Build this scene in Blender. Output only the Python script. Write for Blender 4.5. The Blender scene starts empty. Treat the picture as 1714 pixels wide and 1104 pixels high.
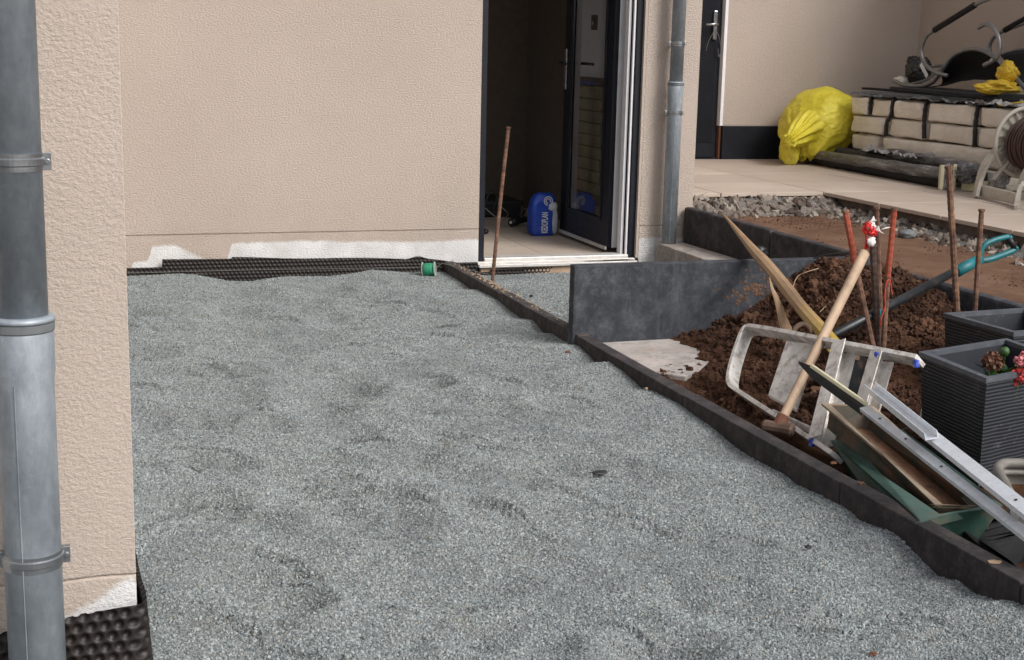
import bpy, bmesh, math, random
import numpy as np
from mathutils import Vector, Matrix, Euler, noise as mnoise

R = math.radians
random.seed(7)
rng = np.random.default_rng(11)
scene = bpy.context.scene
COL = scene.collection

# ---------------------------------------------------------------- camera
cd = bpy.data.cameras.new('camera')
cam = bpy.data.objects.new('camera', cd)
COL.objects.link(cam)
scene.camera = cam
cd.sensor_width = 36.0
cd.lens = 2370.57 / 1714 * 36.0
cd.clip_start = 0.05
cd.clip_end = 500
YAW, PITCH, ROLL = 0.3234271, 0.2003631, -0.0237258
_f = Vector((math.sin(YAW) * math.cos(PITCH), math.cos(YAW) * math.cos(PITCH), -math.sin(PITCH)))
_r = Vector((math.cos(YAW), -math.sin(YAW), 0))
_d = _f.cross(_r)
_r2 = _r * math.cos(ROLL) + _d * math.sin(ROLL)
_d2 = _d * math.cos(ROLL) - _r * math.sin(ROLL)
m = Matrix((_r2, -_d2, -_f)).transposed().to_4x4()
m.translation = (0, 0, 1.2)
cam.matrix_world = m

# ---------------------------------------------------------------- light: overcast sky, weak wide sun
SUN_EL, SUN_AZ = R(42), R(148)      # azimuth measured from +Y towards +X
world = bpy.data.worlds.new('World')
scene.world = world
world.use_nodes = True
wn = world.node_tree
wn.nodes.clear()
sky = wn.nodes.new('ShaderNodeTexSky')
sky.sky_type = 'NISHITA'
sky.sun_disc = False
sky.sun_elevation = SUN_EL
sky.sun_rotation = SUN_AZ
sky.air_density = 1.0
sky.dust_density = 4.0
sky.ozone_density = 1.0
hs = wn.nodes.new('ShaderNodeHueSaturation')
hs.inputs['Saturation'].default_value = 0.35
bg = wn.nodes.new('ShaderNodeBackground')
bg.inputs['Strength'].default_value = 0.12
wo = wn.nodes.new('ShaderNodeOutputWorld')
wn.links.new(sky.outputs[0], hs.inputs['Color'])
wn.links.new(hs.outputs[0], bg.inputs['Color'])
wn.links.new(bg.outputs[0], wo.inputs['Surface'])
sl = bpy.data.lights.new('sun', 'SUN')
sl.energy = 1.35
sl.angle = R(24)
sl.color = (1.0, 0.975, 0.945)
sun = bpy.data.objects.new('sun', sl)
COL.objects.link(sun)
sd = Vector((math.sin(SUN_AZ) * math.cos(SUN_EL), math.cos(SUN_AZ) * math.cos(SUN_EL), math.sin(SUN_EL)))
sun.rotation_euler = sd.to_track_quat('Z', 'Y').to_euler()
scene.view_settings.view_transform = 'Standard'
scene.view_settings.look = 'None'
scene.view_settings.exposure = 0.5
scene.view_settings.gamma = 1.0
scene.view_settings.use_curve_mapping = False
scene.render.engine = 'CYCLES'
scene.cycles.max_bounces = 8

# ---------------------------------------------------------------- numpy value noise
def _hash(ix, iy, s):
    h = (ix * 374761393 + iy * 668265263 + s * 2147483647 + 1013904223) & 0xFFFFFFFF
    h = ((h ^ (h >> 13)) * 1274126177) & 0xFFFFFFFF
    h = h ^ (h >> 16)
    return (h & 0xFFFF) / 65535.0
def vn(x, y, s=0):
    x = np.asarray(x, float); y = np.asarray(y, float)
    ix = np.floor(x).astype(np.int64); iy = np.floor(y).astype(np.int64)
    fx = x - ix; fy = y - iy
    fx = fx * fx * (3 - 2 * fx); fy = fy * fy * (3 - 2 * fy)
    a = _hash(ix, iy, s); b = _hash(ix + 1, iy, s); c = _hash(ix, iy + 1, s); d = _hash(ix + 1, iy + 1, s)
    return (a * (1 - fx) + b * fx) * (1 - fy) + (c * (1 - fx) + d * fx) * fy * 1.0
def fb(x, y, s=0, o=4):
    t = 0; a = 0.5; f = 1.0
    for i in range(o):
        t = t + a * (vn(np.asarray(x) * f, np.asarray(y) * f, s + i * 17) - 0.5) * 2
        a *= 0.5; f *= 2.03
    return t
def sstep(a, b, x):
    t = np.clip((np.asarray(x, float) - a) / (b - a), 0, 1)
    return t * t * (3 - 2 * t)

# ---------------------------------------------------------------- materials
class N:
    def __init__(s, name):
        s.m = bpy.data.materials.new(name); s.m.use_nodes = True
        s.t = s.m.node_tree
        s.b = s.t.nodes['Principled BSDF']
        s.tc = s.t.nodes.new('ShaderNodeTexCoord')
    def new(s, k, **kw):
        n = s.t.nodes.new(k)
        for a, v in kw.items():
            if a in n.inputs.keys(): n.inputs[a].default_value = v
            else: setattr(n, a, v)
        return n
    def l(s, a, b): s.t.links.new(a, b)
    def noise(s, scale, detail=4, rough=0.55, vec=None, stretch=None, coord='Object'):
        n = s.new('ShaderNodeTexNoise', Scale=scale, Detail=detail, Roughness=rough)
        v = s.tc.outputs[coord]
        if stretch:
            mp = s.new('ShaderNodeMapping'); mp.inputs['Scale'].default_value = stretch
            s.l(v, mp.inputs['Vector']); v = mp.outputs[0]
        s.l(v, n.inputs['Vector'])
        return n.outputs['Fac']
    def ramp(s, fac, stops, interp='LINEAR'):
        r = s.new('ShaderNodeValToRGB'); r.color_ramp.interpolation = interp
        e = r.color_ramp.elements
        while len(e) < len(stops): e.new(0.5)
        for i, (p, c) in enumerate(stops):
            e[i].position = p; e[i].color = (*c, 1) if len(c) == 3 else c
        s.l(fac, r.inputs['Fac'])
        return r.outputs['Color']
    def mix(s, fac, a, b, mode='MIX'):
        x = s.new('ShaderNodeMix', data_type='RGBA', blend_type=mode)
        for v, i in ((fac, 0), (a, 6), (b, 7)):
            if isinstance(v, (int, float)): x.inputs[i].default_value = v
            elif isinstance(v, tuple): x.inputs[i].default_value = (*v, 1) if len(v) == 3 else v
            else: s.l(v, x.inputs[i])
        return x.outputs[2]
    def math(s, op, a, b=0.0, clamp=False):
        x = s.new('ShaderNodeMath', operation=op); x.use_clamp = clamp
        for v, i in ((a, 0), (b, 1)):
            if isinstance(v, (int, float)): x.inputs[i].default_value = v
            else: s.l(v, x.inputs[i])
        return x.outputs[0]
    def bump(s, h, strength=0.5, dist=0.002, prev=None):
        x = s.new('ShaderNodeBump', Strength=strength, Distance=dist)
        s.l(h, x.inputs['Height'])
        if prev is not None: s.l(prev, x.inputs['Normal'])
        return x.outputs[0]
    def fin(s, col, rough=0.7, normal=None, metal=0.0, spec=None, **kw):
        if isinstance(col, tuple): s.b.inputs['Base Color'].default_value = (*col, 1)
        else: s.l(col, s.b.inputs['Base Color'])
        if isinstance(rough, (int, float)): s.b.inputs['Roughness'].default_value = rough
        else: s.l(rough, s.b.inputs['Roughness'])
        s.b.inputs['Metallic'].default_value = metal
        if spec is not None: s.b.inputs['Specular IOR Level'].default_value = spec
        if normal is not None: s.l(normal, s.b.inputs['Normal'])
        for k, v in kw.items(): s.b.inputs[k.replace('_', ' ')].default_value = v
        return s.m

def simple(name, c, rough=0.6, metal=0.0, var=0.25, scale=18, bump=0.25, bs=90, bd=0.001, dirt=None, dscale=6, damt=0.5, stretch=None, spec=None):
    n = N(name)
    f = n.noise(scale, 5, stretch=stretch)
    lo = tuple(x * (1 - var) for x in c); hi = tuple(min(1, x * (1 + var)) for x in c)
    col = n.ramp(f, [(0.3, lo), (0.7, hi)])
    if dirt:
        g = n.noise(dscale, 8, 0.7)
        gm = n.ramp(g, [(0.62 - damt * 0.3, (0, 0, 0)), (0.78 - damt * 0.2, (1, 1, 1))])
        col = n.mix(gm, col, dirt)
    rg = n.math('ADD', n.math('MULTIPLY', n.noise(scale * 2.3, 3), 0.3), rough - 0.15, True)
    nb = n.bump(n.noise(bs, 4, stretch=stretch), bump, bd)
    return n.fin(col, rg, nb, metal, spec)

# render (crepi)
RENDER_C = (0.50, 0.425, 0.370)
def render_mat(name, grain, dist, primer=None):
    n = N(name)
    big = n.noise(1.3, 4)
    fine = n.noise(260, 3)
    col = n.ramp(big, [(0.3, tuple(x * 0.95 for x in RENDER_C)), (0.7, tuple(x * 1.04 for x in RENDER_C))])
    col = n.mix(n.math('MULTIPLY', fine, 0.25), col, (0.36, 0.30, 0.25))
    h1 = n.noise(grain, 3, 0.5, stretch=(0.6, 0.6, 1.0))
    h1 = n.ramp(h1, [(0.38, (0, 0, 0)), (0.62, (1, 1, 1))])
    pits = n.ramp(n.noise(grain * 1.1, 2, 0.5, stretch=(0.7, 0.7, 1.3)), [(0.30, (1, 1, 1)), (0.4, (0, 0, 0))])
    col = n.mix(n.math('MULTIPLY', pits, 0.22), col, (0.25, 0.19, 0.155))
    if primer:
        # white base coat: lower strip, its ragged upper edge given as height over x
        sx = n.new('ShaderNodeSeparateXYZ'); n.l(n.tc.outputs['Object'], sx.inputs[0])
        wob = n.math('MULTIPLY', n.math('SUBTRACT', n.noise(11, 9, 0.8), 0.5), 0.045)
        hgt = n.new('ShaderNodeFloatCurve')
        x0, x1, pts = primer
        xn = n.math('DIVIDE', n.math('SUBTRACT', sx.outputs[0], x0), x1 - x0, True)
        c = hgt.mapping.curves[0]
        c.points[0].location = (0, pts[0][1]); c.points[1].location = (1, pts[-1][1])
        for px, py in pts[1:-1]: c.points.new(px, py)
        for p in c.points: p.handle_type = 'VECTOR'
        hgt.mapping.update()
        n.l(xn, hgt.inputs['Value'])
        d = n.math('SUBTRACT', n.math('ADD', hgt.outputs[0], wob), sx.outputs[2])
        msk = n.math('MULTIPLY', n.math('ADD', d, 0.004), 70, True)
        gz = n.math('MULTIPLY', n.math('SUBTRACT', 0.42, sx.outputs[2]), 3.0, True)
        col = n.mix(n.math('MULTIPLY', gz, n.ramp(n.noise(6, 9, 0.8), [(0.45, (0, 0, 0)), (0.75, (0.45, 0.45, 0.45))])), col, (0.30, 0.235, 0.18))
        patch = n.ramp(n.noise(9, 4), [(0.3, (0.60, 0.585, 0.575)), (0.65, (0.74, 0.73, 0.73))])
        col = n.mix(msk, col, patch)
        # grime just above the primer
    b1 = n.bump(h1, 1.0, dist)
    b2 = n.bump(fine, 0.5, dist * 0.3, b1)
    return n.fin(col, 0.92, b2, spec=0.2)
M = {}
M['render_far'] = render_mat('render_far', 150, 0.0016, (0.10, 2.25,
    [(0, 0.0), (0.13, 0.0), (0.150, 0.085), (0.182, 0.09), (0.192, 0.165), (0.245, 0.168), (0.315, 0.085), (0.362, 0.08), (0.374, 0.170), (0.55, 0.176), (0.8, 0.158), (1, 0.165)]))
M['render_pier'] = render_mat('render_pier', 150, 0.0016, (3.1, 3.5, [(0, 0.15), (0.2, 0.155), (0.6, 0.150), (1, 0.145)]))
M['render_near'] = render_mat('render_near', 400, 0.0005, (-0.10, 0.14, [(0, 0.13), (0.4, 0.143), (0.72, 0.182), (0.93, 0.2125), (0.975, 0.209), (1, 0.19)]))
M['render_plain'] = render_mat('render_plain', 150, 0.0014)

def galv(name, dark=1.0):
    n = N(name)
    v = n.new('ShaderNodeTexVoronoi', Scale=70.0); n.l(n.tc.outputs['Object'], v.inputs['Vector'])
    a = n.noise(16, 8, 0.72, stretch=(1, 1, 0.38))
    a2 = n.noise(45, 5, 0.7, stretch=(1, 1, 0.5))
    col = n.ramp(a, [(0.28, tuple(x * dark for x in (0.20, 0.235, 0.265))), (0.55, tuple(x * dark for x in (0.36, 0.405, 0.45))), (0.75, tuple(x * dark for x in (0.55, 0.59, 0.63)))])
    sv_ = n.new('ShaderNodeSeparateXYZ'); n.l(v.outputs['Color'], sv_.inputs[0])
    col = n.mix(0.22, col, n.ramp(sv_.outputs[0], [(0, (0.25, 0.25, 0.25)), (1, (0.75, 0.75, 0.75))]), 'SOFT_LIGHT')
    col = n.mix(n.math('MULTIPLY', a2, 0.5), col, (0.26, 0.28, 0.30))
    rust = n.ramp(n.noise(30, 3), [(0.76, (0, 0, 0)), (0.80, (1, 1, 1))])
    col = n.mix(rust, col, (0.18, 0.09, 0.05))
    rg = n.math('ADD', n.math('MULTIPLY', a2, 0.25), 0.36)
    return n.fin(col, rg, n.bump(n.noise(20, 3, stretch=(1, 1, 0.4)), 0.35, 0.003), 0.28)
M['galv'] = galv('galvanised')
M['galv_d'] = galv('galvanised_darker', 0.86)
M['black_iron'] = simple('zinc_clamp', (0.34, 0.36, 0.38), 0.35, 0.9, 0.15)
M['rubber'] = simple('grey_seal', (0.15, 0.16, 0.165), 0.6)

def concrete(name, c, stain=(0.3, 0.3, 0.31), amt=0.4, brown=None, streak=True):
    n = N(name)
    a = n.noise(13, 11, 0.78); b = n.noise(190, 6, 0.8); w_ = n.noise(3.2, 4)
    col = n.ramp(a, [(0.32, tuple(x * 0.55 for x in c)), (0.5, c), (0.68, tuple(x * 1.7 for x in c))])
    s1 = n.noise(11, 9, 0.75, stretch=(1, 1, 0.22))
    col = n.mix(n.ramp(s1, [(0.52, (0, 0, 0)), (0.74, (amt, amt, amt))]), col, stain)
    s2 = n.math('MULTIPLY', n.ramp(n.noise(26, 10, 0.85), [(0.50, (0, 0, 0)), (0.66, (1, 1, 1))]), n.ramp(w_, [(0.42, (0, 0, 0)), (0.62, (amt, amt, amt))]))
    col = n.mix(s2, col, stain)
    sp = n.ramp(n.noise(120, 5, 0.8), [(0.66, (0, 0, 0)), (0.73, (amt, amt, amt))])
    col = n.mix(sp, col, tuple(min(1, x * 1.5) for x in stain))
    pit = n.ramp(b, [(0.30, (0.7, 0.7, 0.7)), (0.42, (0, 0, 0))])
    col = n.mix(pit, col, tuple(x * 0.35 for x in c))
    if brown:
        g = n.ramp(n.noise(6.5, 11, 0.8), [(0.52, (0, 0, 0)), (0.66, (0.75, 0.75, 0.75))])
        col = n.mix(g, col, brown)
    return n.fin(col, 0.88, n.bump(a, 0.35, 0.004, n.bump(b, 0.8, 0.002)), spec=0.3)
M['curb'] = concrete('anthracite_concrete', (0.046, 0.041, 0.043), (0.15, 0.138, 0.135), 0.4, (0.082, 0.063, 0.054))
M['curb_b'] = concrete('anthracite_concrete_soiled', (0.054, 0.05, 0.052), (0.19, 0.16, 0.14), 0.4, (0.15, 0.105, 0.075))
M['slabwall'] = concrete('dark_slab', (0.047, 0.051, 0.060), (0.17, 0.175, 0.19), 0.45)
M['conc'] = concrete('raw_concrete', (0.36, 0.32, 0.29), (0.5, 0.47, 0.44), 0.4, (0.22, 0.14, 0.09))
M['conc_l'] = concrete('pale_haunch', (0.44, 0.40, 0.37), (0.5, 0.48, 0.46), 0.4, (0.27, 0.18, 0.13))

def stone_mat(name, stops, rough=0.85, hollow_shade=False, earth=False):
    n = N(name)
    oi = n.new('ShaderNodeObjectInfo')
    col = n.ramp(oi.outputs['Random'], stops)
    if earth:      # darker damp and paler dried patches
        nn = n.new('ShaderNodeTexNoise', Scale=5.0, Detail=6.0, Roughness=0.7); n.l(oi.outputs['Location'], nn.inputs['Vector'])
        col = n.mix(n.ramp(nn.outputs['Fac'], [(0.50, (0, 0, 0)), (0.62, (0.75, 0.75, 0.75))]), col, (0.035, 0.017, 0.011))
        col = n.mix(n.ramp(nn.outputs['Fac'], [(0.36, (0.6, 0.6, 0.6)), (0.46, (0, 0, 0))]), col, (0.17, 0.085, 0.045))
    if hollow_shade:      # bluish dark patches painted for hollow shade, plus tan patches
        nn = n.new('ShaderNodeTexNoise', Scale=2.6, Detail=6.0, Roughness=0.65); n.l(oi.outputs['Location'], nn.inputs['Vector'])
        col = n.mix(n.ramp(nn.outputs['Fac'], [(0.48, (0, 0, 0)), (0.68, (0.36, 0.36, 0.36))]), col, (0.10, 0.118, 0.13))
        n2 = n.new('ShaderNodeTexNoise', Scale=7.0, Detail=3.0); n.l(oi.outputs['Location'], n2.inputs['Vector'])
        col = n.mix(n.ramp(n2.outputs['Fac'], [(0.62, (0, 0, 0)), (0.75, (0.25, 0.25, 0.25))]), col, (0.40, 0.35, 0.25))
    col = n.mix(n.math('MULTIPLY', n.noise(300, 3), 0.35), col, tuple(x * 0.55 for x in stops[0][1]))
    return n.fin(col, rough, None, spec=0.3)
M['chip'] = stone_mat('gravel_chip', hollow_shade=True, stops=[(0.0, (0.100, 0.116, 0.120)), (0.25, (0.225, 0.252, 0.254)), (0.6, (0.335, 0.370, 0.372)), (0.95, (0.45, 0.485, 0.485)), (1.0, (0.36, 0.32, 0.25))])
M['rub'] = stone_mat('rubble_stone', [(0.0, (0.05, 0.035, 0.027)), (0.35, (0.14, 0.105, 0.082)), (0.7, (0.26, 0.22, 0.185)), (1.0, (0.42, 0.37, 0.32))])
M['clod'] = stone_mat('soil_clod', earth=True, rough=0.95, stops=[(0.0, (0.045, 0.021, 0.013)), (0.5, (0.078, 0.036, 0.021)), (0.9, (0.115, 0.056, 0.032)), (1.0, (0.17, 0.095, 0.06))])
n = N('gravel_base')
gcol = n.ramp(n.noise(170, 5, 0.7), [(0.3, (0.10, 0.105, 0.105)), (0.7, (0.30, 0.31, 0.305))])
M['gravel'] = n.fin(gcol, 0.9, n.bump(n.noise(200, 4), 1.0, 0.004), spec=0.2)
n = N('soil')
c0 = n.ramp(n.noise(9, 9, 0.72), [(0.3, (0.045, 0.022, 0.013)), (0.55, (0.085, 0.042, 0.023)), (0.75, (0.13, 0.068, 0.038))])
M['soil'] = n.fin(c0, 0.95, n.bump(n.noise(90, 8, 0.7), 1.0, 0.01), spec=0.1)
n = N('sand')
c0 = n.ramp(n.noise(3.5, 9, 0.7, stretch=(1, 1, 1)), [(0.3, (0.12, 0.066, 0.042)), (0.5, (0.175, 0.102, 0.068)), (0.72, (0.235, 0.148, 0.105))])
c0 = n.mix(n.ramp(n.noise(70, 6, 0.8), [(0.6, (0, 0, 0)), (0.75, (0.6, 0.6, 0.6))]), c0, (0.11, 0.06, 0.035))
M['sand'] = n.fin(c0, 0.95, n.bump(n.noise(60, 8, 0.75), 0.8, 0.012), spec=0.1)
n = N('paving_tile')
oi = n.new('ShaderNodeObjectInfo')
c0 = n.ramp(n.noise(1.9, 7, 0.6), [(0.3, (0.47, 0.385, 0.315)), (0.7, (0.60, 0.51, 0.43))])
c0 = n.mix(n.math('MULTIPLY', oi.outputs['Random'], 0.55), c0, (0.42, 0.34, 0.28))
c0 = n.mix(n.ramp(n.noise(2.3, 8, 0.7, stretch=(1, 2.2, 1)), [(0.6, (0, 0, 0)), (0.76, (0.5, 0.5, 0.5))]), c0, (0.40, 0.27, 0.17))
c0 = n.mix(n.ramp(n.noise(5, 9, 0.8), [(0.35, (0.3, 0.3, 0.3)), (0.48, (0, 0, 0))]), c0, (0.33, 0.27, 0.225))
M['tile'] = n.fin(c0, 0.6, n.bump(n.noise(120, 3), 0.15, 0.001), spec=0.35)
M['grout'] = simple('joint', (0.16, 0.13, 0.11), 0.9)
M['anth'] = simple('anthracite_profile', (0.011, 0.013, 0.020), 0.42, 0.0, 0.2, spec=0.35)
M['anth_d'] = simple('anthracite_inner', (0.007, 0.008, 0.012), 0.6, 0.0, 0.2, spec=0.2)
M['pvc'] = simple('white_profile', (0.80, 0.79, 0.81), 0.4, 0, 0.05, bump=0.05)
M['alu'] = simple('aluminium_sill', (0.66, 0.64, 0.61), 0.38, 0.2, 0.12, dirt=(0.5, 0.4, 0.3), damt=0.2)
M['steel'] = simple('steel_handle', (0.42, 0.42, 0.43), 0.3, 0.9, 0.1)
n = N('pane_glass'); M['glass'] = n.fin((0.97, 0.98, 0.98), 0.02, None, spec=0.5, Transmission_Weight=1.0, IOR=1.45)
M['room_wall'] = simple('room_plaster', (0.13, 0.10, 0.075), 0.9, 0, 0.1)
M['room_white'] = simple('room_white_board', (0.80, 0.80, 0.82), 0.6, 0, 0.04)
M['black'] = simple('black_plastic', (0.012, 0.012, 0.013), 0.45, 0, 0.3)
M['black_mat'] = simple('black_fabric', (0.010, 0.010, 0.011), 0.9, 0, 0.3)
M['charcoal'] = simple('charcoal_mesh_fabric', (0.030, 0.031, 0.034), 0.75, 0, 0.2, bs=400)
M['dimple'] = simple('dimple_sheet', (0.017, 0.012, 0.0105), 0.55, 0, 0.35, scale=6, bump=0.1, dirt=(0.09, 0.07, 0.06), damt=0.12, spec=0.5)
M['rust'] = simple('rusty_rebar', (0.125, 0.065, 0.044), 0.85, 0, 0.45, 30, 0.6, 150, 0.002, dirt=(0.27, 0.15, 0.09), dscale=20, damt=0.5)
M['rust_d'] = simple('dark_rust', (0.075, 0.045, 0.036), 0.85, 0, 0.4, 30, 0.6, 150, 0.002)
M['orange'] = simple('orange_spray_paint', (0.40, 0.070, 0.032), 0.7, 0, 0.3, 30, dirt=(0.13, 0.06, 0.04), dscale=30, damt=0.6)
M['blue'] = simple('blue_bag_paper', (0.012, 0.060, 0.42), 0.45, 0, 0.2, 8)
M['white'] = simple('white_print', (0.78, 0.79, 0.8), 0.5, 0, 0.08, 12)
M['greyp'] = simple('grey_bag_print', (0.42, 0.45, 0.48), 0.5, 0, 0.3, 20)
M['wood'] = simple('weathered_wood', (0.36, 0.235, 0.14), 0.75, 0, 0.3, 14, 0.5, 60, 0.002, stretch=(1, 1, 0.25), dirt=(0.2, 0.12, 0.07), dscale=12, damt=0.2)
M['wood_l'] = simple('ash_handle', (0.42, 0.30, 0.205), 0.65, 0, 0.2, 12, 0.4, 60, 0.001, stretch=(1, 1, 0.25), dirt=(0.24, 0.16, 0.11), dscale=9, damt=0.15)
n = N('split_stake_yellow_end')
sx = n.new('ShaderNodeSeparateXYZ'); n.l(n.tc.outputs['Object'], sx.inputs[0])
wd = n.ramp(n.noise(14, 6, 0.6, stretch=(1, 1, 0.3)), [(0.3, (0.25, 0.155, 0.085)), (0.7, (0.42, 0.28, 0.165))])
ym = n.math('MULTIPLY', n.math('SUBTRACT', n.math('ADD', 0.16, n.math('MULTIPLY', n.noise(10, 6, 0.7), 0.45)), sx.outputs[2]), 2.2, True)
yc = n.ramp(n.noise(30, 6), [(0.3, (0.36, 0.24, 0.02)), (0.7, (0.52, 0.37, 0.02))])
M['stake_y'] = n.fin(n.mix(ym, wd, yc), 0.6, n.bump(n.noise(60, 4, stretch=(1, 1, 0.3)), 0.5, 0.002))
M['teal'] = simple('teal_plastic', (0.008, 0.135, 0.155), 0.45, 0, 0.2, dirt=(0.08, 0.07, 0.06), damt=0.1)
M['shaft'] = simple('black_shaft', (0.014, 0.017, 0.02), 0.4, 0, 0.3, dirt=(0.10, 0.06, 0.04), dscale=14, damt=0.25)
M['ladder'] = simple('white_paint_splashed_aluminium', (0.72, 0.69, 0.65), 0.6, 0.1, 0.15, 25, 0.6, 70, 0.003, dirt=(0.26, 0.22, 0.19), dscale=26, damt=0.42)
M['bluet'] = simple('blue_cap', (0.03, 0.075, 0.50), 0.6, 0, 0.3, 60, dirt=(0.5, 0.5, 0.55), dscale=60, damt=0.3)
M['green'] = simple('dark_green_trough', (0.032, 0.075, 0.062), 0.45, 0, 0.25, 9, dirt=(0.14, 0.11, 0.08), dscale=7, damt=0.25)
M['green_rust'] = simple('muddy_green_trough', (0.04, 0.05, 0.038), 0.7, 0, 0.3, 9, dirt=(0.15, 0.075, 0.042), dscale=7, damt=0.55)
M['planter'] = simple('anthracite_planter', (0.017, 0.020, 0.026), 0.55, 0, 0.25, 5, 0.35, 120, 0.001, dirt=(0.10, 0.10, 0.105), dscale=30, damt=0.1)
M['planter_rim'] = simple('planter_rim', (0.075, 0.083, 0.098), 0.6, 0, 0.25, 20, dirt=(0.25, 0.25, 0.25), dscale=40, damt=0.12)
M['zinc'] = simple('zinc_channel', (0.72, 0.75, 0.79), 0.33, 0.3, 0.12, 30, 0.1, 60, 0.001, dirt=(0.42, 0.43, 0.44), dscale=30, damt=0.2, stretch=(1, 1, 1))
M['cream'] = simple('cream_insert', (0.62, 0.58, 0.40), 0.6, 0, 0.08)
M['greyplas'] = simple('grey_plastic', (0.19, 0.175, 0.155), 0.6, 0, 0.2, dirt=(0.11, 0.09, 0.07), damt=0.25)
M['reel'] = simple('beige_reel_plastic', (0.47, 0.435, 0.37), 0.5, 0, 0.1, dirt=(0.32, 0.28, 0.23), dscale=10, damt=0.3)
M['hose'] = simple('brown_hose', (0.065, 0.032, 0.026), 0.5, 0, 0.3)
n = N('yellow_bag')
c0 = n.ramp(n.noise(5, 7, 0.6), [(0.3, (0.60, 0.49, 0.025)), (0.6, (0.78, 0.68, 0.06)), (0.8, (0.82, 0.76, 0.18))])
M['ybag'] = n.fin(c0, 0.45, n.bump(n.noise(16, 7, 0.6, stretch=(1, 1, 2.2)), 0.7, 0.02), spec=0.5)
n = N('yellow_cloth')
M['ycloth'] = n.fin(n.ramp(n.noise(12, 5), [(0.3, (0.52, 0.33, 0.02)), (0.7, (0.72, 0.50, 0.04))]), 0.55, n.bump(n.noise(30, 5), 0.5, 0.01))
n = N('wrap_paper')
c0 = n.ramp(n.noise(7, 8, 0.65), [(0.3, (0.66, 0.60, 0.51)), (0.65, (0.80, 0.75, 0.66))])
c0 = n.mix(n.ramp(n.noise(22, 8, 0.8), [(0.64, (0, 0, 0)), (0.72, (0.8, 0.8, 0.8))]), c0, (0.25, 0.16, 0.10))
M['wrap'] = n.fin(c0, 0.6, n.bump(n.noise(20, 7, 0.6, stretch=(1, 0.5, 1.6)), 0.8, 0.015), spec=0.35)
n = N('plastic_film')
c0 = n.ramp(n.noise(20, 9, 0.75, stretch=(1.4, 0.22, 1.4)), [(0.40, (0.045, 0.046, 0.05)), (0.56, (0.16, 0.16, 0.168)), (0.68, (0.50, 0.50, 0.51))])  # pale streaks paint the film's sheen into its colour
M['film'] = n.fin(c0, 0.3, n.bump(n.noise(35, 7, 0.7, stretch=(1, 0.4, 1)), 1.0, 0.015), spec=0.6)
n = N('clear_film')
c0 = n.ramp(n.noise(25, 8, 0.7), [(0.35, (0.28, 0.27, 0.27)), (0.65, (0.62, 0.61, 0.6))])
M['film_l'] = n.fin(c0, 0.25, n.bump(n.noise(40, 7, 0.7), 1.0, 0.02), spec=0.7)
M['tube'] = simple('grey_lacquered_tube', (0.24, 0.24, 0.245), 0.35, 0.55, 0.12)
M['binbag'] = simple('black_bin_bag', (0.012, 0.013, 0.017), 0.25, 0, 0.3, bump=1.0, bs=25, bd=0.02, spec=0.7)
M['greenth'] = simple('green_twine', (0.02, 0.24, 0.13), 0.7, 0, 0.3, 60, 0.8, 200, 0.002)
M['clearp'] = simple('cloudy_plastic', (0.38, 0.46, 0.40), 0.35, 0, 0.1)
M['string'] = simple('grey_string', (0.16, 0.17, 0.15), 0.8)
M['redtape'] = simple('red_tape', (0.60, 0.02, 0.02), 0.4, 0, 0.15)
M['whitetape'] = simple('white_tape', (0.78, 0.74, 0.72), 0.4, 0, 0.06)
M['redstr'] = simple('red_string', (0.62, 0.06, 0.04), 0.7)
M['red_d'] = simple('red_machine_paint', (0.10, 0.008, 0.008), 0.5)
M['iron'] = simple('hammer_iron', (0.13, 0.085, 0.062), 0.7, 0.3, 0.3, 25, 0.5, dirt=(0.20, 0.11, 0.065), damt=0.6)
M['leaf'] = simple('green_leaf', (0.045, 0.115, 0.025), 0.55, 0, 0.4, 40)
M['petal_brown'] = simple('faded_petal', (0.15, 0.065, 0.035), 0.7, 0, 0.5, 60)
M['petal_pink'] = simple('pink_petal', (0.62, 0.20, 0.22), 0.6, 0, 0.3, 60)
M['petal_red'] = simple('red_petal', (0.52, 0.05, 0.045), 0.6, 0, 0.3, 60)
M['shard'] = simple('dark_shard', (0.02, 0.02, 0.022), 0.6)
M['brownbit'] = simple('brown_bit', (0.14, 0.06, 0.03), 0.8)
M['slot'] = simple('dark_board', (0.10, 0.09, 0.08), 0.9)  # plain dark grey brown for the base under the planks
M['brick_b'] = simple('beige_board', (0.30, 0.28, 0.18), 0.8, 0, 0.15)
M['copper'] = simple('rusty_edge', (0.14, 0.055, 0.03), 0.8)
M['trough_mud_wall'] = simple('clay_smear', (0.12, 0.068, 0.045), 0.95, 0, 0.4, 30)
M['straw'] = simple('dry_root', (0.34, 0.24, 0.15), 0.9)

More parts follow.
